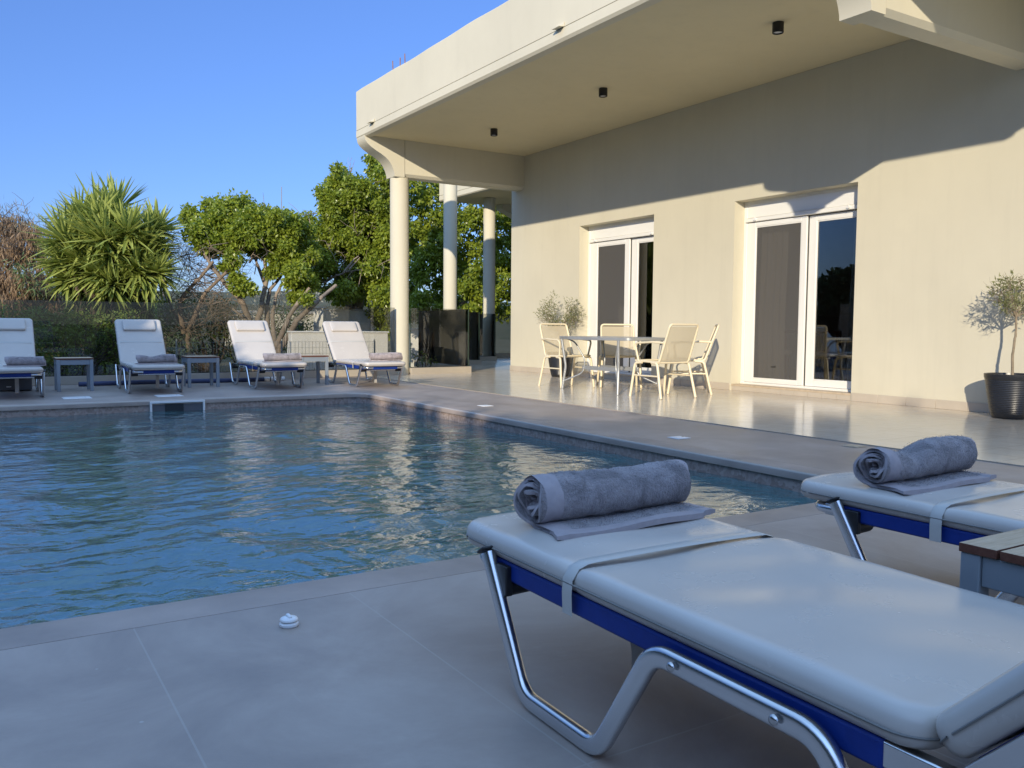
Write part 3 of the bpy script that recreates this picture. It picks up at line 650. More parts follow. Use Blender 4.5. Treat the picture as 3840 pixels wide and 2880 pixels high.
# ------------------------------------------------------------------ rolled towels
def towel(label, loc, rz, mat, L=.46, r=.05, flap=.115, seed=1, dentx=None, fat=.0, low=False):
    q = random.Random(seed); turns = 3.4; pitch = (r - .010) / turns; th = pitch * .93
    n = 110 if not low else 60; pts = []
    for k in range(n + 1):
        a = 2*math.pi*turns*k/n; rad = .008 + pitch*a/(2*math.pi)
        rad *= 1 + .05*math.sin(2*a + seed) * (k/n)
        pts.append((a, rad))
    a1 = pts[-1][0]; off = -math.pi/2 - a1          # outer end arrives at the bottom
    cur = [(rad*math.cos(a+off), rad*math.sin(a+off)) for a, rad in pts]
    ro = pts[-1][1]; 
    ext = [(-flap*k/8, -ro + .002*math.sin(k)) for k in range(1, 9)]      # flat tail lying on the cushion
    cur = [(-y_, z) for y_, z in [(-c[0], c[1]) for c in cur]] 
    # direction of travel at the end: make the tail continue that way
    dx = cur[-1][0] - cur[-2][0]; sgn = 1 if dx > 0 else -1
    cur += [(sgn*flap*k/8, -ro) for k in range(1, 9)]
    nx = 90 if not low else 16; V = []; m = len(cur)
    nr = []
    for i in range(m):
        a = np.array(cur[max(i-1, 0)]); b = np.array(cur[min(i+1, m-1)]); d = (b - a) / (np.linalg.norm(b - a) + 1e-9); nr.append((-d[1], d[0]))
    for side in (0, 1):
        for j in range(nx + 1):
            u = j / nx; x = u * L; endr = .006*min(1, max(0, 1 - min(u, 1-u)/.05))
            sc = 1 + fat*(u - .5) + .03*math.sin(6*u + seed)
            if dentx is not None: sc -= .22*math.exp(-((u - dentx)/.16)**2)
            for i, (y, z) in enumerate(cur):
                t_ = (th - endr) * (.5 if side else -.5); s_ = min(1, i/12)
                flat = i > m - 9
                yy, zz = y + nr[i][0]*t_, z + nr[i][1]*t_
                xo = x + (.014*math.sin(i*.35) if (j in (0, nx)) else .0) + (0.02*(u - .5)*(i - m + 9)/9*2 if flat else 0)
                if flat:
                    k = (i - m + 9)/9; zz = -ro + nr[i][1]*t_ + .003*math.sin(9*u + 3*k) + (.006*k if u > .9 else 0); yy += sgn*.012*math.sin(3.2*u + .4)*k
                    V.append((xo, yy, (zz + ro)*1 + 0)); continue
                zt = (zz + ro)*(sc if z > -ro*.6 else 1)
                V.append((xo, yy*(1 + .02*math.sin(5*u)), zt + .0015*math.sin(31*u + i) + (q.gauss(0, .0007) if not low else 0)))
    def id_(s, j, i): return s*(nx+1)*m + j*m + i
    F = []; MI = []
    band = max(1, int(nx*.10)); b0 = max(0, int(nx*.015))
    for s in (0, 1):
        for j in range(nx):
            for i in range(m - 1):
                F.append((id_(s,j,i), id_(s,j,i+1), id_(s,j+1,i+1), id_(s,j+1,i))); MI.append(1 if (b0 <= j < b0 + band or j >= nx - 1 or i > m - 4) else 0)
    for j in (0, nx):
        for i in range(m - 1): F.append((id_(0,j,i), id_(0,j,i+1), id_(1,j,i+1), id_(1,j,i))); MI.append(1)
    for i in (0, m - 1):
        for j in range(nx): F.append((id_(0,j,i), id_(0,j+1,i), id_(1,j+1,i), id_(1,j,i))); MI.append(1)
    b = MB(); b.v = V; b.f = F; b.mi = MI
    # keep the tail towards -y
    if sgn > 0: b.v = [(x, -y, z) for x, y, z in b.v]
    o = b.build('rolled_towel', [mat, Mt['towelband'] if mat is Mt['towel'] else mat], smooth=70)
    if not low:
        me = o.data; A = np.array([p.area if p.material_index == 0 else 0 for p in me.polygons]); pick = rng.choice(len(A), 17000, p=A/A.sum())
        P = np.array([me.polygons[i].center[:] for i in pick]); Nn = np.array([me.polygons[i].normal[:] for i in pick]); P = P + rng.normal(size=P.shape)*.0026
        leaf_mesh('terry_pile', P, Nn*.8 + rng.normal(size=P.shape)*.55, np.full(len(P), .0028), np.full(len(P), .0020), mat, o, (0, 0, 0))
    o.location = loc; o.rotation_euler = (0, 0, rz); tag(o, label, 'towel', 'rolled towels on the loungers'); return o
ZC = .353
towel('thick rolled grey terry towel on the large near lounger, its tail folded flat', (1.095, 1.655, ZC), R(2), Mt['towel'], .475, .061, .125, 1, None, .02)
towel('rolled grey terry towel with a dent, on the lounger behind the wooden slat table', (2.255, 1.57, ZC), R(1), Mt['towel'], .48, .062, .11, 4, .30, .04)
def gx(px, Y):
    a = math.atan2(CR[2][0], CR[2][1]) + math.atan((px - 1920) / F_PX); return math.tan(a) * Y
for (pa, pb), Y, lb, mt, dn in (((20, 166), 10.82, 'rolled grey towel on the shaded lounger above the dark grey box', 'towel', None), ((512, 660), 10.92, 'rolled grey towel with a sagging middle on the shaded lounger before the yucca', 'towel', .38),
                            ((988, 1128), 10.98, 'rolled dark grey towel on the lounger before the branching tree', 'towel', None), ((1386, 1506), 10.76, 'rolled mauve towel on the sunlit lounger beside the column', 'mauve', None)):
    xa, xb = gx(pa, Y), gx(pb, Y); towel(lb, (xa, Y, ZC), 0, Mt[mt], xb - xa, .052, .03, int(pa), dn, 0, True)

# ------------------------------------------------------------------ side tables
def side_table(label, x0, y0, w=.405, d=.40):
    t = thing('side_table', label, 'side table', (x0 + w/2, y0 + d/2, 0), 0, 'small side tables between the loungers'); a, b = w/2, d/2
    for sx in (-1, 1):
        for sy in (-1, 1):
            m = MB(); xx, yy = sx*(a - .024), sy*(b - .024); m.box(xx - .0195, yy - .0195, 0.001, xx + .0195, yy + .0195, .384); m.build('leg', Mt['alugrey'], t, bevel=.0025)
    m = MB()
    for sy in (-1, 1): m.box(-a + .044, sy*(b - .024) - .013, .322, a - .044, sy*(b - .024) + .013, .383)
    for sx in (-1, 1): m.box(sx*(a - .024) - .013, -b + .044, .3225, sx*(a - .024) + .013, b - .044, .3825)
    m.build('apron', Mt['alugrey'], t, bevel=.002)
    n = 5; wd = d / n
    for i in range(n):
        m = MB(); m.box(-a, -b + i*wd + .003, .385, a, -b + (i+1)*wd - .003, .403); m.build('slat', [Mt['teak'], Mt['darkwood']], t, bevel=.0015)
        me = t.children[-1].data
        for p in me.polygons: p.material_index = 0 if abs(p.normal.z) > .5 else 1
    return t
T0 = side_table('weathered wooden slat side table standing between the two near loungers', 1.632, .545)
for lb, x, y in (('slat side table across the pool left of the lounger before the yucca', .81, 11.5), ('slat side table across the pool between the yucca lounger and the tree lounger', 2.31, 11.55), ('slat side table across the pool left of the sunlit lounger', 3.74, 11.39)):
    dup(T0, (x + .2, y + .2, 0), 0, lb)

# ------------------------------------------------------------------ dining set
FZ = .009
tb = thing('dining_table', 'glass topped grey metal dining table on the terrace', 'table', (6.885, 8.63, FZ))
hx, hy = .44, .73; ctr = [(hx, .32), (.30, hy), (-.30, hy), (-hx, .32), (-hx, -.32), (-.30, -hy), (.30, -hy), (hx, -.32)]
def oct_(s, nf=4): 
    P = [Vector((x*s[0], y*s[1], 0)) for x, y in ctr]; out = []
    for i in range(8):
        a, b, c = P[i-1], P[i], P[(i+1) % 8]; p0 = b + (a-b).normalized()*.07; p1 = b + (c-b).normalized()*.07
        for k in range(nf+1): q = k/nf; out.append(p0*(1-q)**2 + b*2*q*(1-q) + p1*q*q)
    return out
o1, o0 = oct_((1, 1)), oct_((.93, .955)); n = len(o1); V = []
for z in (.652, .690):
    V += [(p.x, p.y, z) for p in o1]
    V += [(p.x, p.y, z) for p in o0]
F = []
for k in range(n):
    j = (k+1) % n; F += [(k, j, 2*n+j, 2*n+k), (n+k, n+j, 3*n+j, 3*n+k), (k, j, n+j, n+k), (2*n+k, 2*n+j, 3*n+j, 3*n+k)]
MB().add(V, F).build('top_frame', Mt['tablemetal'], tb, bevel=.004, smooth=50)
g = [(p.x, p.y) for p in oct_((.929, .954))]; MB().prism(g, 2, .678, .686).build('glass_top', mat_glass('table_glass', (.74, .80, .78), 1.5, 1.0), tb)
for sx in (-1, 1):
    for sy in (-1, 1):
        fx, fy = sx*.335, sy*.575
        m = MB(); path = fillet([(fx, fy, .001), (fx - sx*.03, fy - sy*.03, .30), (fx + sx*.01, fy + sy*.01, .655)], .3, 8); m.tube(path, .017, 10)
        l = m.build('leg', Mt['tablemetal'], tb, smooth=50)
        m = MB(); path = fillet([(fx - sx*.004, fy - sy*.004, .10), (fx - sx*.17, fy - sy*.24, .22), (fx - sx*.17, fy - sy*.26, .40), (fx - sx*.10, fy - sy*.13, .62), (fx - sx*.04, fy - sy*.05, .655)], .16, 8); m.tube(path, .010, 8); m.build('brace', Mt['tablemetal'], tb, smooth=50)
m = MB(); m.box(-.165, -.375, .262, -.140, .375, .312); m.box(.140, -.375, .262, .165, .375, .312); m.box(-.1395, -.02, .264, .1395, .02, .310); m.build('stretcher', Mt['tablemetal'], tb, bevel=.003)

def make_chair(label, loc, rz):
    t = thing('dining_chair', label, 'chair', loc, rz, 'cream armchairs round the terrace table'); c = Mt['chair']
    fr = MB(); fr.tube(fillet([(-.225, .225, .425), (-.232, -.175, .415), (-.225, -.335, .85), (.225, -.335, .85), (.232, -.175, .415), (.225, .225, .425)], .045, 5), .0135, 10); fr.tube([(-.225, .222, .425), (.225, .222, .425)], .0125, 10); fr.tube([(-.232, -.165, .41), (.232, -.165, .41)], .0125, 10)
    fr.build('frame', c, t, smooth=50)
    for sx in (-1, 1):
        m = MB(); m.tube(fillet([(sx*.272, .262, .001), (sx*.25, .205, .405), (sx*.238, .12, .41)], .05, 5), [.0165]*3 + [.0155]*5, 10) if False else m.tube(fillet([(sx*.272, .262, .001), (sx*.252, .205, .402), (sx*.24, .10, .408)], .05, 5), .0158, 10); m.build('leg', c, t, smooth=50)
        m = MB(); m.tube(fillet([(sx*.276, -.262, .001), (sx*.252, -.165, .402), (sx*.24, -.06, .408)], .05, 5), .0158, 10); m.build('leg', c, t, smooth=50)
        m = MB(); m.tube(fillet([(sx*.236, .165, .425), (sx*.262, .205, .632), (sx*.262, -.10, .648), (sx*.238, -.258, .640)], .055, 6), .013, 10); m.build('armrest', c, t, smooth=50)
        m = MB(); m.tube([(sx*.262, .228, .255), (sx*.263, -.212, .255)], .0095, 8); m.build('stretcher', c, t, smooth=50)
    m = MB(); m.grid(lambda u, v: (-.222 + .444*u, .218 - .385*v, .428 - .012*v - .018*math.sin(math.pi*v) - .01*math.sin(math.pi*u)), 8, 8); m.build('seat_sling', Mt['sling'], t, smooth=80, fix=False)
    m = MB(); m.grid(lambda u, v: (-.219 + .438*u, -.178 - .150*v - .012*math.sin(math.pi*u), .425 + .40*v), 8, 8); m.build('back_sling', Mt['sling'], t, smooth=80, fix=False)
    return t
c0 = make_chair('cream mesh armchair at the table end in front of the potted olive', (6.85, 9.53, FZ), R(180))
dup(c0, (7.50, 9.20, FZ), math.atan2(-.80, -.52) - math.pi/2, 'cream mesh armchair behind the table, facing the pool before the farther patio door')
dup(c0, (6.83, 7.57, FZ), R(2), 'cream mesh armchair with its back turned, at the table end toward the nearer door')
dup(c0, (7.56, 7.90, FZ), math.atan2(.66, -.75) - math.pi/2, 'cream mesh armchair seen from the side, standing closest to the house wall')

# ------------------------------------------------------------------ small things on the deck
t = thing('valve_knob', 'small white plastic knob lying on the foreground deck by the pool edge', 'knob', (.704, 2.262, 0))
MB().lathe([(.0245, .001), (.026, .004), (.0255, .009), (.023, .0105), (.0225, .0135)]).build('base', Mt['plasticw'], t, smooth=40)
MB().lathe([(.0222, .0137), (.0222, .0155)], n=32).build('gap', Mt['gasket'], t, smooth=40)
MB().lathe([(.0240, .0157), (.0245, .019), (.022, .023), (.013, .026), (.001, .027)]).build('cap', Mt['plasticw'], t, smooth=50)
m = MB(); m.box(-.006, -.015, .0225, .006, .015, .032); m.build('grip', Mt['plasticw'], t, bevel=.005, seg=3)
def lid(label, x, y, s, rz=0, mat='plasticw'):
    t = thing('access_lid', label, 'lid', (x, y, 0), rz, 'access lids set in the deck')
    m = MB(); m.box(-s/2, -s/2, .0005, s/2, s/2, .005); m.build('rim', Mt[mat], t, bevel=.002)
    m = MB(); m.box(-s/2 + .012, -s/2 + .012, .0051, s/2 - .012, s/2 - .012, .0075); m.build('cover', Mt[mat], t, bevel=.002)
    m = MB(); m.lathe([(.008, .0076), (.008, .0088), (.001, .009)], (s*.3, 0, 0), 12); m.build('screw', Mt['screw'], t, smooth=40)
lid('white square lid in the far deck before the leftmost side table', .93, 10.5, .28); lid('white square lid in the far deck behind the pool skimmer', 1.86, 10.36, .28)
lid('small white square cover in the deck beside the pool, farthest of three', 4.45, 7.62, .125); lid('small white square cover in the deck beside the pool, middle of three', 4.43, 4.72, .125)
lid('small yellowish square cover at the terrace edge behind the right towel', 5.20, 3.78, .12, R(3), 'stone')
sk = thing('pool_skimmer', 'white framed skimmer opening in the far pool wall at the waterline', 'skimmer', (1.853, PY1 + .02, 0))
m = MB(); x0, x1 = -.285, .285
m.box(x0, -.035, -.035, x1, -.001, -.012); m.box(x0, -.0345, -.20, x0 + .022, -.001, -.0355); m.box(x1 - .022, -.0345, -.20, x1, -.001, -.0355); m.box(x0 + .0225, -.0345, -.22, x1 - .0225, -.001, -.20); m.build('frame', Mt['plasticw'], sk, bevel=.003)
m = MB(); m.box(x0 + .023, -.012, -.199, x1 - .023, -.002, -.036); m.build('throat', Mt['boxgrey'], sk)
m = MB(); m.box(-.13, -.02, -.198, .06, -.0125, -.045); m.build('weir', Mt['void'], sk)
pole = thing('cover_tube', 'long blue fabric tube with a white end lying along the far kerb', 'tube', (1.12, 12.36, .033), R(1.6))
m = MB(); path = [(s, .006*math.sin(s*3), .004*math.sin(s*2.1)) for s in np.linspace(0, 2.42, 30)]; m.tube(path, .030, 12); m.build('blue_sleeve', Mt['bluehose'], pole, smooth=50)
m = MB(); m.tube([(2.421, .005, 0), (2.72, .0, 0)], .032, 14); m.build('white_end', Mt['plasticw'], pole, smooth=50)
m = MB(); m.tube([(2.50, 0.004, 0), (2.512, .004, 0)], .035, 14); m.build('collar', Mt['blackp'], pole, smooth=50)
bx = thing('equipment_box', 'dark grey lidded box on the far deck under a shaded lounger', 'box', (.30, 12.0, 0))
m = MB(); m.box(-.27, -.14, .012, .27, .14, .145); m.build('body', Mt['boxgrey'], bx, bevel=.006)
m = MB(); m.box(-.275, -.145, .1455, .275, .145, .162); m.build('lid', Mt['boxgrey'], bx, bevel=.004)
m = MB(); m.box(.0, -.1425, .05, .05, -.1402, .062); m.build('badge', Mt['plasticw'], bx)

# things in the room, seen through the glass
def covered_chair(label, x, y, rz, cover=True):
    t = thing('high_back_chair', label, 'chair', (x, y, .06), rz, 'high backed chairs inside the room')
    m = MB(); m.grid(lambda u, v: (-.235 + .47*u, -.20 - .08*v - .01*math.sin(9*u), .40 + .68*v - .012*math.cos(6*u)), 12, 8); m.grid(lambda u, v: (-.238 + .476*u, -.245 - .08*v, .40 + .68*v), 12, 8); m.build('back_cover', Mt['cover'], t, smooth=60, fix=False)
    m = MB(); m.box(-.23, -.2, .40, .23, .24, .46); m.build('seat', Mt['cover'], t, bevel=.015)
    for sx in (-.2, .2):
        for sy in (-.2, .21): m = MB(); m.box(sx - .02, sy - .02, .001, sx + .02, sy + .02, .4); m.build('leg', Mt['darkwood'], t, bevel=.003)
covered_chair('cloth covered high back chair inside, just behind the right pane of the nearer door', 9.40, 7.20, R(75)); covered_chair('cloth covered high back chair deep inside behind the nearer door', 9.85, 6.95, R(-100))
covered_chair('pale high back chair inside behind the fly screen of the nearer door', 9.5, 8.35, R(170)); covered_chair('pale high back chair inside near the left edge of the fly screen', 9.9, 8.9, R(160))
rt = thing('wooden_table', 'dark red wooden table inside the room behind the nearer door', 'table', (10.05, 7.75, .06))
m = MB(); m.box(-.45, -.5, .70, .45, .5, .74); m.build('tabletop', Mt['darkwood'], rt, bevel=.004)
for sx in (-.4, .4):
    for sy in (-.45, .45): m = MB(); m.box(sx - .03, sy - .03, .001, sx + .03, sy + .03, .70); m.build('leg', Mt['darkwood'], rt, bevel=.003)
# ------------------------------------------------------------------ plants
def clump_pts(clumps, dens, flat=.85, shell=2.4):
    Ps, Us = [], []
    for p, r in clumps:
        n = max(8, int(dens * r * r)); u = unit(rng.normal(size=(n, 3))); k = rng.random((n, 1)) ** (1/shell)
        k *= 1 + .28*np.sin(u[:, :1]*5 + p[0]*3) * np.sin(u[:, 1:2]*4 + p[2]*5) + rng.normal(size=(n, 1))*.10
        q = u * k * r; q[:, 2] *= flat; Ps.append(q + np.asarray(p)); Us.append(u)
    return np.concatenate(Ps), np.concatenate(Us)
def crown(name, clumps, dens, l, w, mat, parent, off, droop=.5, outw=.6, rnd=.75, flat=.85):
    P, U = clump_pts(clumps, dens, flat); n = len(P)
    D = U*outw + rng.normal(size=(n, 3))*rnd + np.array([0, 0, -droop])
    return leaf_mesh(name, P, D, l*rng.uniform(.65, 1.25, n), w*rng.uniform(.7, 1.2, n), mat, parent, off)
def px_clumps(lst, d, jd=.6):
    out = []
    for px, py, r in lst:
        dd = d + rng.uniform(-jd, jd); out.append((at(px, py, dd), r*dd/F_PX))
    return out
def limb(mb, pts, r0, r1, off, wob=.02, n=10):
    P = [Vector(p) for p in pts]; path = fillet(P, .5, 4); m = len(path)
    path = [p - Vector(off) + Vector((rng.normal()*wob, rng.normal()*wob, rng.normal()*wob*.5)) * (0 < i < m-1) for i, p in enumerate(path)]
    mb.tube(path, [r0 + (r1-r0)*(i/(m-1))**.8 for i in range(m)], n)
def pxl(lst): return [at(*q) for q in lst]
def twigs(mb, start, dirv, length, r, depth, off, spread=.6, kids=3, up=.1):
    p = Vector(start); d = Vector(dirv).normalized(); pts = [p - Vector(off)]
    for k in range(3):
        d = (d + Vector(rng.normal(size=3))*.22 + Vector((0, 0, up*.3))).normalized(); p = p + d*length/3; pts.append(p - Vector(off))
    mb.tube(pts, [r, r*.85, r*.7, r*.5], 4, caps=False)
    if depth:
        for k in range(kids): twigs(mb, pts[1 + k % 3] + Vector(off), d + Vector(rng.normal(size=3))*spread, length*rng.uniform(.55, .8), r*.55, depth-1, off, spread, kids, up)

# branching ficus with bare forked trunks
b = at(1010, 1405, 17.0); b[2] = -.22; t = thing('ficus_tree', 'smaller broad leaved tree with pale forked trunks behind the tree-side loungers, sky showing through it', 'tree', b, 0)
m = MB(); D = 17.0
for pts, r0, r1 in (
    ([(960, 1412, 17), (950, 1250, 17), (905, 1125, 16.8), (845, 1065, 16.7), (795, 1003, 16.6), (760, 940, 16.6)], .075, .03), ([(955, 1230, 17), (985, 1140, 17.1), (1000, 1050, 17.2), (985, 930, 17.3), (960, 850, 17.3)], .06, .025),
    ([(950, 1245, 17), (925, 1200, 16.8), (870, 1155, 16.6), (835, 1140, 16.5)], .035, .015), ([(1010, 1410, 17), (1006, 1250, 17.2), (1002, 1150, 17.3), (1010, 1085, 17.3), (1062, 1030, 17.3), (1085, 960, 17.4)], .07, .02),
    ([(1030, 1408, 16.9), (1028, 1250, 17), (1022, 1170, 17.1), (1040, 1090, 17.2), (1100, 1010, 17.2)], .06, .02), ([(1020, 1405, 16.8), (1040, 1290, 16.8), (1080, 1195, 16.8), (1125, 1125, 16.8), (1160, 1080, 16.9)], .07, .03),
    ([(1030, 1408, 16.7), (1045, 1310, 16.7), (1120, 1195, 16.7), (1200, 1120, 16.9), (1260, 1070, 17.2)], .08, .035), ([(905, 1125, 16.8), (880, 1080, 16.7), (872, 1020, 16.6)], .02, .01), ([(1000, 1085, 17.2), (965, 990, 17.2), (940, 930, 17.2), (950, 880, 17.2)], .035, .012), ([(935, 985, 17.1), (960, 940, 17.0), (975, 915, 17)], .022, .01),
    ([(1085, 1000, 17.3), (1095, 880, 17.3), (1058, 800, 17.4), (1056, 700, 17.4)], .02, .006)): limb(m, pxl(pts), r0, r1, b, .012)
for k in range(26):
    s = at(rng.uniform(760, 1130), rng.uniform(850, 1080), 17 + rng.uniform(-.4, .6)); twigs(m, s, rng.normal(size=3) + [0, 0, .5], .5, .010, 1, b)
m.build('trunk', Mt['bark'], t, smooth=50)
cl = px_clumps([(714,799,36),(700,822,26),(795,775,42),(853,780,55),(911,772,52),(947,819,58),(990,800,42),(1019,828,42),(1052,830,36),(735,873,46),(788,850,58),(846,858,58),(907,868,58),(980,873,52),(1045,888,46),(759,920,34),(820,915,36),(875,973,40),(845,1000,28),(1008,931,38),(1060,935,34),(907,1072,42),(885,1040,30),(940,1085,26),(1113,1018,48),(1098,985,40),(1140,1055,40),(1113,1110,34),(1160,1064,40),(1085,1060,26),(1150,1120,28),(955,920,40),(1030,860,40)], 17.0)
for k in range(46):
    x, y = rng.uniform(715, 1105), rng.uniform(800, 945)
    if not (x < 790 and y > 900): cl += px_clumps([(x, y, rng.uniform(24, 40))], 17.2, .7)
for k in range(26): cl += px_clumps([(rng.uniform(1010, 1185), rng.uniform(850, 1075), rng.uniform(24, 40))], 17.6, .7)
crown('crown', cl, 11500, .082, .05, Mt['ficus'], t, b, .55)
# larger dense ficus
b = at(1330, 1385, 20.5); b[2] = -.22; t = thing('ficus_tree', 'largest dense green tree, rising behind the column up to the roof corner', 'tree', b, 0)
m = MB()
for pts, r0, r1 in (([(1330,1385,20.5),(1325,1250,20.5),(1300,1100,20.4),(1225,965,20.1),(1236,880,20),(1245,790,20),(1240,720,20)],.16,.02), ([(1328,1240,20.5),(1360,1060,20.6),(1380,900,20.8),(1410,720,21),(1420,640,21)],.13,.03), ([(1215,1060,20),(1260,1035,19.8),(1320,1015,19.7),(1375,1012,19.7)],.035,.015), ([(1180,1000,19.6),(1172,930,19.5),(1165,860,19.5),(1160,820,19.5)],.03,.012),
    ([(1290,1020,19.6),(1325,975,19.6),(1345,960,19.6)],.03,.012),([(1310,1010,19.6),(1350,965,19.6)],.025,.01),([(1395,1130,20),(1440,1090,20),(1470,1050,20.2)],.05,.02),([(1300,700,20.2),(1315,650,20.2),(1312,620,20.2),(1320,590,20.2)],.012,.004),([(1315,650,20.2),(1330,600,20.2)],.008,.003)): limb(m, pxl(pts), r0, r1, b, .015)
for k in range(30):
    s = at(rng.uniform(1180, 1440), rng.uniform(680, 1100), 20 + rng.uniform(-.6, .6)); twigs(m, s, rng.normal(size=3) + [0, 0, .4], .6, .010, 1, b)
m.build('trunk', Mt['bark'], t, smooth=50)
lst = [(1267,632,26),(1285,660,38),(1210,719,32),(1256,710,48),(1319,692,46),(1370,694,42),(1392,594,26),(1418,613,32),(1437,655,42),(1227,778,36),(1302,752,52),(1361,748,52),(1429,727,48),(1336,820,48),(1395,803,52),(1446,811,48),(1290,845,38),(1328,887,48),(1404,866,52),(1450,879,44),(1294,921,32),(1218,887,34),(1205,951,32),(1125,993,40),(1353,955,42),(1416,951,48),(1458,993,40),(1323,1056,40),(1374,1077,44),(1302,1111,36),(1239,1092,38),(1184,1050,36),(1446,1056,44),(1429,1111,48),(1270,1130,26),(1157,819,30),(1150,850,26),(1164,868,40),(1153,917,36),(1175,940,30),(1429,1205,34),(1440,1250,26),(1410,1170,34),(1285,1170,15),(1290,1195,11),(1470,1150,36),(1395,640,26),(1470,640,40),(1480,720,44),(1350,1120,34)]
for k in range(75):
    y = rng.uniform(660, 1120); lst.append((rng.uniform(1200 + max(0, 760 - y)*.6, 1500), y, rng.uniform(28, 46)))
for k in range(22): lst.append((rng.uniform(1110, 1230), rng.uniform(860, 1085), rng.uniform(24, 38)))
crown('crown', px_clumps(lst, 20.2, .8), 8600, .09, .055, Mt['ficus'], t, b, .6)
# dense tree mass behind the columns
b = at(1720, 1360, 25.5); b[2] = -.22; t = thing('ficus_tree', 'dense green tree filling the gap between the columns behind the smoked glass', 'tree', b, 0)
m = MB()
for pts, r0, r1 in (([(1720,1360,25.5),(1715,1200,25.5),(1690,1000,25.5),(1660,800,25.5)],.16,.04), ([(1715,1200,25.5),(1780,1000,25.6),(1830,860,25.8)],.12,.04), ([(1715,1180,25.5),(1640,1050,25.4),(1580,900,25.3)],.1,.03)): limb(m, pxl(pts), r0, r1, b, .02)
m.build('trunk', Mt['barkd'], t, smooth=50)
lst = []
for y in range(640, 1170, 52):
    for x in range(1540, 1960, 52): lst.append((x + rng.uniform(-16, 16), y + rng.uniform(-16, 16), rng.uniform(30, 50)))
crown('crown', px_clumps(lst, 25.0, 1.0), 3400, .13, .08, Mt['ficus'], t, b, .65)

# yucca
b = at(395, 1390, 16.2); b[2] = -.22; t = thing('yucca', 'large round yucca with sword shaped leaves rising behind the glass balustrade', 'yucca', b, 0)
m = MB(); ros = [(369,812,1.1),(434,800,1.05),(300,845,1),(347,890,1.1),(586,868,.85),(250,905,1),(434,950,1.1),(560,948,.95),(304,982,1),(515,1015,1),(418,1070,.95),(590,1025,.8),(336,1075,.85),(395,900,1),(480,880,1),(240,985,.8),(500,940,.9),(260,1050,.7),(560,870,.6),(395,985,1),(470,1070,.8),(350,1030,.8)] + [(410 + 165*math.cos(k*2.4)*math.sqrt((k+.5)/18), 955 + 130*math.sin(k*2.4)*math.sqrt((k+.5)/18), .85) for k in range(18)]
Vs, Fs = [], []; cnt = 0; core = at(410, 1000, 16.2)
for px, py, s in ros:
    d = 16.0 + rng.uniform(-.45, .35); c = at(px, py, d); limb(m, [b + np.array([rng.uniform(-.15, .15), rng.uniform(-.15, .15), 0]), (b + c)/2 + rng.normal(size=3)*.08 - np.array([0, 0, .1]), c], .07, .04, b, .02)
    ax = unit(((c - core)*1.0 + np.array([0, -.12, .35]))[None])[0]
    for k in range(78):
        u = unit(rng.normal(size=(1, 3)))[0]; D_ = unit((u + ax*rng.uniform(.2, 1.1))[None])[0]
        l = s*rng.uniform(.50, .84); w = .064*rng.uniform(.8, 1.25); S_ = unit(np.cross(D_, [0, 0, 1.])[None] + rng.normal(size=(1, 3))*.25)[0]; S_ = unit((S_ - D_*S_.dot(D_))[None])[0]; N_ = np.cross(S_, D_)
        if N_[2] < 0: N_ = -N_
        dr = rng.uniform(.0, .06) if rng.random() < .88 else rng.uniform(.1, .35)
        for st, wf in ((0.03, .55), (.35, 1), (.72, .72), (1, .03)):
            q = c + D_*l*st + np.array([0, 0, -1])*dr*l*st*st
            for e_ in (-1, 0, 1): Vs.append(q + S_*w/2*wf*e_ + N_*(.22*w*wf if e_ else 0))
        for st in range(3):
            o_ = cnt + st*3
            for e_ in (0, 1): Fs.append((o_+e_, o_+e_+1, o_+e_+4, o_+e_+3))
        cnt += 12
m.build('trunk', Mt['barkd'], t, smooth=50); np_mesh('crown', np.array(Vs) - b, np.array(Fs), Mt['yucca'], t)
# skirt of dead hanging blades
P = np.array([at(rng.uniform(290, 560), rng.uniform(1080, 1170), 16 + rng.uniform(-.3, .3)) for k in range(420)]); leaf_mesh('dead_leaves', P, rng.normal(size=(420, 3))*.35 + [0, 0, -1], rng.uniform(.3, .6, 420), np.full(420, .035), Mt['distant'], t, b)

# dried creeper-hung tree at the left edge
b = at(60, 1390, 19); b[2] = -.22; t = thing('dry_tree', 'tree hung with brown dried foliage standing beside the yucca', 'tree', b, 0); m = MB()
for pts, r0, r1 in (([(70,1390,19),(60,1200,19),(40,1000,19),(70,860,19)],.12,.02), ([(60,1200,19),(140,1050,19),(170,920,19)],.08,.02), ([(60,1200,19),(-40,1000,19),(-60,860,19)],.08,.02)): limb(m, pxl(pts), r0, r1, b, .03)
for k in range(150):
    s = at(rng.uniform(-120, 215), rng.uniform(810, 1150), 19 + rng.uniform(-.7, .7)); twigs(m, s, rng.normal(size=3) + [0, 0, .6], .45, .008, 1, b)
m.build('trunk', Mt['barkd'], t, smooth=50)
cl = px_clumps([(-80,860,70),(0,850,62),(60,850,60),(115,880,55),(170,920,45),(-40,940,70),(40,940,70),(110,960,60),(190,985,40),(0,1040,70),(90,1050,65),(160,1060,55),(-60,1060,70),(30,1130,60),(110,1140,60),(200,1120,45),(-40,1180,60)], 19, .7)
crown('dry_foliage', cl, 4200, .17, .03, Mt['dry'], t, b, 1.5, .3, .4); crown('twig_tips', px_clumps([(20,815,60),(80,812,45),(120,845,45),(170,880,40),(-60,820,60)], 19.2, .1), 1100, .16, .014, Mt['silver'], t, b, -.3, .8, .5)
crown('leaf_tuft', px_clumps([(62,985,30),(88,1020,30),(100,1050,30),(118,1068,26),(140,1085,24)], 18.1, .02), 900, .22, .03, Mt['lance'], t, b, .5, 1.0, .4)
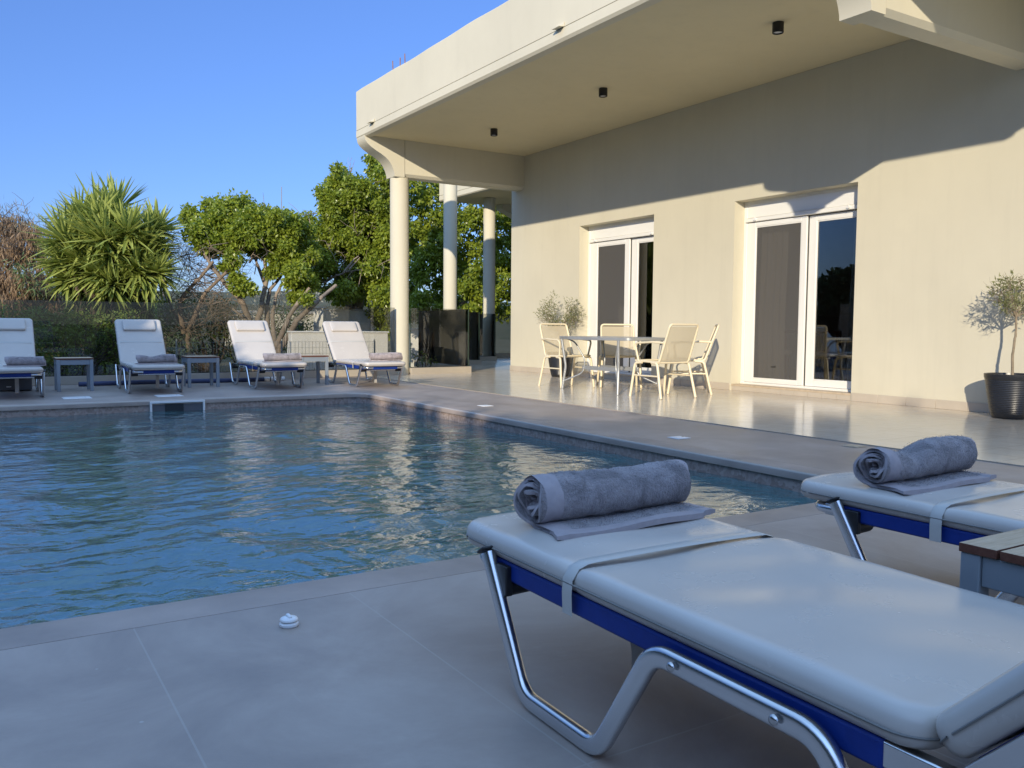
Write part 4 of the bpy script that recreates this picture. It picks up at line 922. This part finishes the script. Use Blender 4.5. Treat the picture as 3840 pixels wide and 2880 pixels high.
# silvery olive behind the yucca
b = at(640, 1385, 19.5); b[2] = -.22; t = thing('olive_tree', 'silvery grey leaved tree half hidden between the yucca and the forked tree', 'tree', b, 0); m = MB()
limb(m, pxl([(640,1385,19.5),(630,1150,19.5),(600,950,19.5),(570,850,19.5)]), .08, .02, b); m.build('trunk', Mt['bark'], t, smooth=50)
crown('crown', px_clumps([(545,800,40),(590,820,42),(530,840,40),(620,860,34),(655,880,42),(680,930,46),(640,950,50),(690,990,44),(600,900,50),(660,1030,44)], 19.5), 2000, .085, .018, Mt['silver'], t, b, -.1, .7, .7)
# bare twiggy bush
b = at(720, 1390, 16.9); b[2] = -.22; t = thing('twiggy_bush', 'leafless brown twiggy bush right of the yucca with sloping bare branches', 'bush', b, 0); m = MB()
for pts, r0, r1 in (([(720,1390,16.9),(700,1260,16.8),(760,1110,16.6),(850,1020,16.4)],.05,.03), ([(690,1250,16.8),(670,1130,16.6),(740,1050,16.5),(800,980,16.5)],.05,.025), ([(710,1270,16.8),(640,1150,16.9),(620,1050,17)],.03,.015)): limb(m, pxl(pts), r0, r1, b, .01)
for k in range(135):
    s = at(rng.uniform(625, 860), rng.uniform(950, 1250), 16.8 + rng.uniform(-.5, .6)); twigs(m, s, rng.normal(size=3)*[1, .6, .7] + [.3, 0, .3], .42, .0075, 2, b, .8, 3)
m.build('branches', Mt['twig'], t, smooth=60)
crown('leaf_sprig', px_clumps([(690,1060,60),(760,1000,50),(820,1060,50),(730,1140,60)], 16.9), 130, .07, .03, Mt['silver'], t, b)
# hedge and bushes right behind the glass
def bush(label, base, lst, d, dens, l, w, mat, droop=.2, extra=None, twig=30, jd=.4, name='bush'):
    b = at(*base); b[2] = -.22; t = thing(name, label, 'bush', b, 0); m = MB()
    for p, r in (cl := px_clumps(lst, d, jd)):
        limb(m, [b, (b + p)/2 + rng.normal(size=3)*.06, p], .02, .008, b)
        for k in range(3): twigs(m, p, rng.normal(size=3), r*1.2, .005, 1, b)
    m.build('stems', Mt['barkd'], t, smooth=60); crown('foliage', cl, dens, l, w, mat, t, b, droop); return t, b
bush('clipped dark green hedge behind the glass between the two leftmost loungers', (300, 1395, 14.6), [(x + rng.uniform(-14, 14), y + rng.uniform(-14, 14), 40) for x in range(150, 500, 46) for y in range(1200, 1390, 44)], 14.7, 4800, .055, .032, Mt['hedge'], .1, name='hedge')
bush('dark scraggly shrub behind the glass below the brown dried tree', (20, 1395, 14.8), [(x + rng.uniform(-14, 14), y + rng.uniform(-14, 14), 36) for x in range(-120, 165, 44) for y in range(1165, 1390, 44)], 15.2, 3400, .07, .022, Mt['hedge'], .3, name='shrub')
bush('bush with long narrow drooping leaves behind the glass right of the yucca lounger', (640, 1395, 14.6), [(560,1290,46),(620,1270,46),(680,1275,46),(720,1300,40),(600,1340,46),(660,1340,46),(710,1360,40),(540,1360,40),(500,1300,36)], 14.7, 1500, .15, .012, Mt['lance'], 1.0)
bush('dark leafy shrub behind the glass under the twiggy bush', (800, 1395, 17.8), [(x, y, 42) for x in (500, 560, 620, 680, 740, 800, 850) for y in (1150, 1195, 1245, 1310)], 17.9, 3400, .07, .03, Mt['hedge'], .3, name='shrub')
t_, b_ = bush('white flowering shrub seen through the forked trunks', (900, 1395, 18.6), [(825,1195,26),(865,1190,26),(905,1185,26),(945,1190,24),(985,1195,24),(1020,1205,22),(850,1235,34),(910,1240,34),(970,1240,34),(1030,1250,30)], 18.6, 1700, .07, .04, Mt['hedge'], .2, jd=.15)
P, U = clump_pts(px_clumps([(825,1186,22),(860,1178,20),(890,1180,20),(925,1178,18),(960,1184,18),(1000,1192,16),(870,1200,20),(840,1205,18)], 18.35, .05), 5200, .7); leaf_mesh('blossom', P, U + rng.normal(size=P.shape)*.5, np.full(len(P), .05), np.full(len(P), .045), Mt['flower'], t_, b_)
bush('dark evergreen shrub beyond the forked trunks beside the white wall', (1130, 1395, 22), [(1060,1180,44),(1110,1190,44),(1150,1215,40),(1090,1240,44),(1140,1250,40),(1040,1235,40),(1060,1290,40)], 22, 1100, .08, .045, Mt['hedge'], .3, name='shrub')
bush('leafy plant behind the smoked glass right of the column', (1590, 1395, 15.4), [(1575,1330,22),(1600,1345,24),(1620,1355,20),(1585,1365,24)], 15.4, 2600, .06, .03, Mt['hedge'], .2)
bush('dark thick shrubbery behind the yucca seen above the hedge through the glass', (330, 1395, 20.5), [(x + rng.uniform(-12, 12), y + rng.uniform(-10, 10), 46) for x in range(-160, 620, 56) for y in (1130, 1175, 1220, 1270, 1320)], 20.8, 2600, .085, .05, Mt['hedge'], .2, name='shrub')
bush('distant olive green shrubs on the slope left of the white wall', (1000, 1300, 55), [(x, 1110 + 8*math.sin(x), 26) for x in range(960, 1300, 24)] + [(x, 1150, 26) for x in range(960, 1180, 26)], 55, 190, .2, .12, Mt['silver'], .2, jd=3)
# dry groundcover just outside the kerb
n = 9000; gxs = rng.uniform(-2, 5.6, n); P = np.stack([gxs, 13.05 + .06*gxs/1.0 + rng.uniform(0, 1.1, n), np.full(n, -.22) + rng.uniform(0, .22, n)], 1)
gc = leaf_mesh('groundcover', P, rng.normal(size=(n, 3)) + [0, 0, .6], rng.uniform(.05, .11, n), rng.uniform(.012, .03, n), Mt['grass'], None, (0, 0, 0)); tag(gc, 'low yellow green ground cover along the outside of the kerb', 'ground cover', kind='stuff')

# potted olives
def potted_olive(label, loc, rr, rb, h, tr, forkz, crown_r, crown_c, dens, seed):
    t = thing('potted_olive', label, 'potted plant', loc, 0, 'potted olive trees against the house wall')
    prof = [(rb*.96, .001), (rb, .006)]; k = 22
    for i in range(k + 1):
        q = i/k; r = rb + (rr - rb)*q**.75; prof += [(r - .0035, .008 + (h-.05)*(q if i < k else 1) ), (r + .0015, .008 + (h-.05)*min(1, q + .5/k))] if i < k else [(r, h - .042)]
    prof += [(rr + .004, h - .036), (rr + .006, h - .004), (rr + .003, h), (rr - .012, h), (rr - .016, h - .03)]
    MB().lathe(prof, n=48).build('pot', Mt['pot'], t, smooth=35)
    MB().lathe([(rr - .02, h - .05), (rr*.5, h - .04), (.001, h - .036)]).build('soil', Mt['soil'], t, smooth=60)
    r0 = random.Random(seed); m = MB(); fk = Vector((.012, .0, forkz))
    limb(m, [Vector((0, 0, h - .05)), Vector((-.012, .006, h + (forkz-h)*.35)), Vector((.010, -.006, h + (forkz-h)*.7)), fk], tr, tr*.75, (0, 0, 0), .002)
    cc = Vector((0, 0, crown_c)); tips = []
    for k in range(15):
        u = unit(rng.normal(size=(1, 3)))[0]; u[2] = abs(u[2])*1.1 - .25; tip = cc + Vector(u)*crown_r*.85; mid = fk*.45 + tip*.55 + Vector(rng.normal(size=3))*.02
        limb(m, [fk, mid, tip], tr*.38, .002, (0, 0, 0), .006, 6); tips += [(np.array(tip), crown_r*.36), (np.array(mid), crown_r*.28)]
        for j in range(4): twigs(m, mid*.5 + tip*.5, Vector(u) + Vector(rng.normal(size=3))*.6, crown_r*.5, .0022, 1, (0, 0, 0))
    m.build('trunk', Mt['olivebark'], t, smooth=60); crown('crown', tips, dens, .047, .0125, Mt['olive'], t, (0, 0, 0), -.15, .8, .6, 1.0)
    return t
potted_olive('potted olive with slim bare stem casting its leafy shadow on the bright wall', (8.125, 4.25, FZ), .230, .160, .410, .0125, .93, .235, 1.10, 5200, 1)
potted_olive('potted olive with bushy crown in a black ribbed pot behind a dining chair', (8.13, 11.50, FZ), .205, .140, .40, .018, .66, .33, 1.06, 4200, 2)

# ------------------------------------------------------------------ beyond the fence
wf = thing('wire_fence', 'low welded wire fence in the garden just behind the glass', 'fence', (4.4, 14.35, -.22)); m = MB()
for x in np.arange(-1.7, 1.75, .062): m.bar((x, .03*x, 0), (x, .03*x, .76), .0038, .0038)
for z in np.arange(.05, .77, .10): m.bar((-1.7, -.051, z + .004), (1.7, .051, z + .004), .0038, .0038)
m.build('wire_mesh', Mt['wire'], wf)
for x in (-1.7, 0, 1.7): q = MB(); q.tube([(x, .03*x + .02, 0), (x, .03*x + .02, .80)], .014, 8); q.build('post', Mt['wire'], wf, smooth=40)
def wall_px(label, name, a, b, ztop, th=.2, cat='wall', rise=0, mat='white'):
    A, B = at(*a), at(*b); A[2] = B[2] = 0; d = Vector(B - A); L = d.length; d.normalize(); o = thing(name, label, cat, (A[0], A[1], -.22), math.atan2(d.y, d.x))
    m = MB(); m.box(0, 0, 0.001, L, th, ztop + .22); m.build('masonry', Mt[mat], o, bevel=.01); m = MB(); m.box(-.02, -.02, ztop + .2205, L + .02, th + .02, ztop + .25); m.build('cap', Mt[mat], o, bevel=.006); return o
wall_px('low white garden wall seen through the glass behind the sunlit lounger', 'garden_wall', (1093, 1250, 15.6), (1455, 1250, 16.6), .68)
wall_px('tall white gate pillar beyond the low white garden wall', 'gate_pillar', (1176, 1200, 19), (1212, 1200, 19), 1.2, .25, 'pillar')
wall_px('white boundary wall right of the tall gate pillar, partly hidden by leaves', 'boundary_wall', (1216, 1200, 20), (1405, 1200, 20.6), 1.17)
wall_px('pale rendered wall behind the smoked glass right of the column', 'garden_wall', (1540, 1250, 21.5), (1640, 1250, 21.5), .72)
sh = thing('garden_hut', 'pale low building far beyond the trees on the slope', 'building', at(1075, 1150, 70)*[1, 1, 0] + [0, 0, -1]); m = MB(); m.box(-4, 0, 0, 5.5, 4, 2.75); m.build('wall', Mt['fascia'], sh); m = MB(); m.box(-4.2, -.2, 2.755, 5.7, 4.2, 2.95); m.build('roof', Mt['grey'], sh)
for x in (-2.5, .5, 3.2): m = MB(); m.box(x, -.02, .9, x + .9, -.002, 2.0); m.build('window', Mt['void'], sh)
tr = thing('trellis', 'dark diamond lattice trellis behind the sunlit lounger beside the column', 'trellis', at(1418, 1380, 17.6)*[1, 1, 0] + [0, 0, -.22], R(-30)); m = MB()
for k in range(-4, 8):
    for s in (1, -1):
        x = .075*k; a, b = (x, 0), (x + s*.45, .75)
        if s > 0: p0, p1 = max(0, -a[0]/.45*.75 if a[0] < 0 else 0), min(.75, (.42 - a[0])/.45*.75)
        else: p0, p1 = max(0, (a[0] - .42)/.45*.75), min(.75, a[0]/.45*.75)
        if p1 - p0 > .05: m.bar((a[0] + s*.6*p0, s*.008, .02 + p0), (a[0] + s*.6*p1, s*.008, .02 + p1), .012, .008)
m.build('lattice', Mt['barkd'], tr)
for x in (0, .42): q = MB(); q.box(x - .02, -.03, 0, x + .02, .03, .9); q.build('post', Mt['barkd'], tr)
pp = thing('water_pipes', 'upright grey water pipes and valve above the low white wall', 'pipes', at(1212, 1380, 20.3)*[1, 1, 0] + [0, 0, -.22]); m = MB()
for x in (0, .06): m.tube([(x, 0, 0), (x, 0, 1.18)], .014, 8); m.tube([(x, 0, 1.1), (x, 0, 1.2)], .024, 8)
m.build('pipe', Mt['grey'], pp, smooth=40); m = MB(); m.tube([(-.22, 0, .90), (.3, 0, .92)], .02, 8); m.tube([(-.14, 0, .82), (-.14, 0, 1.02)], .014, 8); m.build('valve', Mt['rust'], pp, smooth=40)
st = thing('marker_stake', 'leaning white stake in the garden right of the forked trunks', 'stake', at(1074, 1385, 15.6)*[1, 1, 0] + [0, 0, -.22]); m = MB(); m.tube([(0, 0, 0), (.02, 0, .35), (.045, 0, .72)], .017, 10); m.build('rod', Mt['plasticw'], st, smooth=40); m = MB(); m.tube([(.045, 0, .72), (.047, 0, .75)], .02, 10); m.build('cap', Mt['plasticw'], st, smooth=40)

# ------------------------------------------------------------------ trees on the open side of the pool: they shade the deck and show in the door glass
def top(y):
    return float(np.interp(y, [-19, -13, -10.5, -8.5, -6, -4, 9, 12, 15, 20], [6.35, 6.35, 6.1, 5.4, 4.75, 4.5, 4.4, 3.9, 3.0, 2.7]))
for k, y0 in enumerate(np.arange(-18, 21, 3.0)):
    b = np.array([-7.6, y0, -.99]); t = thing('shade_tree', 'dark bushy tree across the pool side, mirrored in the patio door glass', 'tree', b, 0, 'trees along the open side of the pool'); m = MB(); limb(m, [b, b + [.1, .1, 1.5], b + [0, 0, 3.5]], .14, .05, b)
    m.build('trunk', Mt['barkd'], t, smooth=50); cl = []
    for y in np.arange(y0 - 1.5, y0 + 1.5, .5):
        zt = top(y)
        for z in np.arange(-.4, zt - .25, .55): cl.append((np.array([-7.6 + rng.uniform(-.35, .35), y + rng.uniform(-.15, .15), z]), .5))
        for q in range(2): r = rng.uniform(.22, .34); cl.append((np.array([-7.6 + rng.uniform(-.3, .3), y + rng.uniform(-.25, .25), zt - r*.9 + rng.uniform(-.12, .10)]), r))
    n_ = 520; yy = rng.uniform(y0 - 1.6, y0 + 1.6, n_); P = np.stack([-7.6 + rng.uniform(-.45, .45, n_), yy, np.array([rng.uniform(-.8, top(y) - .55) for y in yy])], 1)
    leaf_mesh('sun_blocking_leaves', P, rng.normal(size=(n_, 3))*[.5, 1, 1], rng.uniform(.5, .8, n_), rng.uniform(.35, .55, n_), Mt['distant'], t, b)  # oversized leaves added in the core to keep sun from leaking through
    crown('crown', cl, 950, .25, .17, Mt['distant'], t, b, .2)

# ------------------------------------------------------------------ light
SUN = Vector((-1, -.985, .40)).normalized(); el = math.asin(SUN.z)
sd = bpy.data.lights.new('sun', 'SUN'); sd.energy = 2.0; sd.angle = R(.53); sd.color = (1, .88, .68)
so = bpy.data.objects.new('sun', sd); col.objects.link(so); so.rotation_euler = (-SUN).to_track_quat('-Z', 'Y').to_euler(); so.location = (-20, -20, 15)
w = bpy.data.worlds.new('World'); scn.world = w; w.use_nodes = True; nt = w.node_tree; nt.nodes.clear()
sky = nt.nodes.new('ShaderNodeTexSky'); sky.sky_type = 'NISHITA'; sky.sun_disc = False; sky.sun_elevation = el; sky.sun_rotation = math.atan2(SUN.x, SUN.y); sky.altitude = 50; sky.air_density = 1.0; sky.dust_density = .15; sky.ozone_density = 4.5
bg = nt.nodes.new('ShaderNodeBackground'); bg.inputs['Strength'].default_value = .15; wo = nt.nodes.new('ShaderNodeOutputWorld')
tcw = nt.nodes.new('ShaderNodeTexCoord'); sp = nt.nodes.new('ShaderNodeSeparateXYZ'); nt.links.new(tcw.outputs['Generated'], sp.inputs[0])
rm = nt.nodes.new('ShaderNodeValToRGB'); e = rm.color_ramp.elements; e[0].position = .0; e[0].color = (.071, .078, .117, 1); e[1].position = .85; e[1].color = (1, .76, .585, 1)
q = e.new(.38); q.color = (.114, .118, .157, 1); nt.links.new(sp.outputs['Z'], rm.inputs['Fac'])
ml = nt.nodes.new('ShaderNodeVectorMath'); ml.operation = 'MULTIPLY'; nt.links.new(sky.outputs[0], ml.inputs[0]); nt.links.new(rm.outputs[0], ml.inputs[1])
sc2 = nt.nodes.new('ShaderNodeVectorMath'); sc2.operation = 'SCALE'; sc2.inputs['Scale'].default_value = 3.65; nt.links.new(ml.outputs[0], sc2.inputs[0]); nt.links.new(sc2.outputs[0], bg.inputs[0]); nt.links.new(bg.outputs[0], wo.inputs[0])
vs_ = scn.view_settings; vs_.view_transform = 'Standard'; vs_.look = 'None'; vs_.exposure = 1.24; vs_.gamma = 1
scn.render.engine = 'CYCLES'; scn.cycles.max_bounces = 10; scn.cycles.transparent_max_bounces = 16; scn.cycles.use_denoising = True; scn.cycles.use_adaptive_sampling = False; scn.cycles.sample_clamp_indirect = 6; scn.cycles.caustics_reflective = False; scn.cycles.caustics_refractive = False
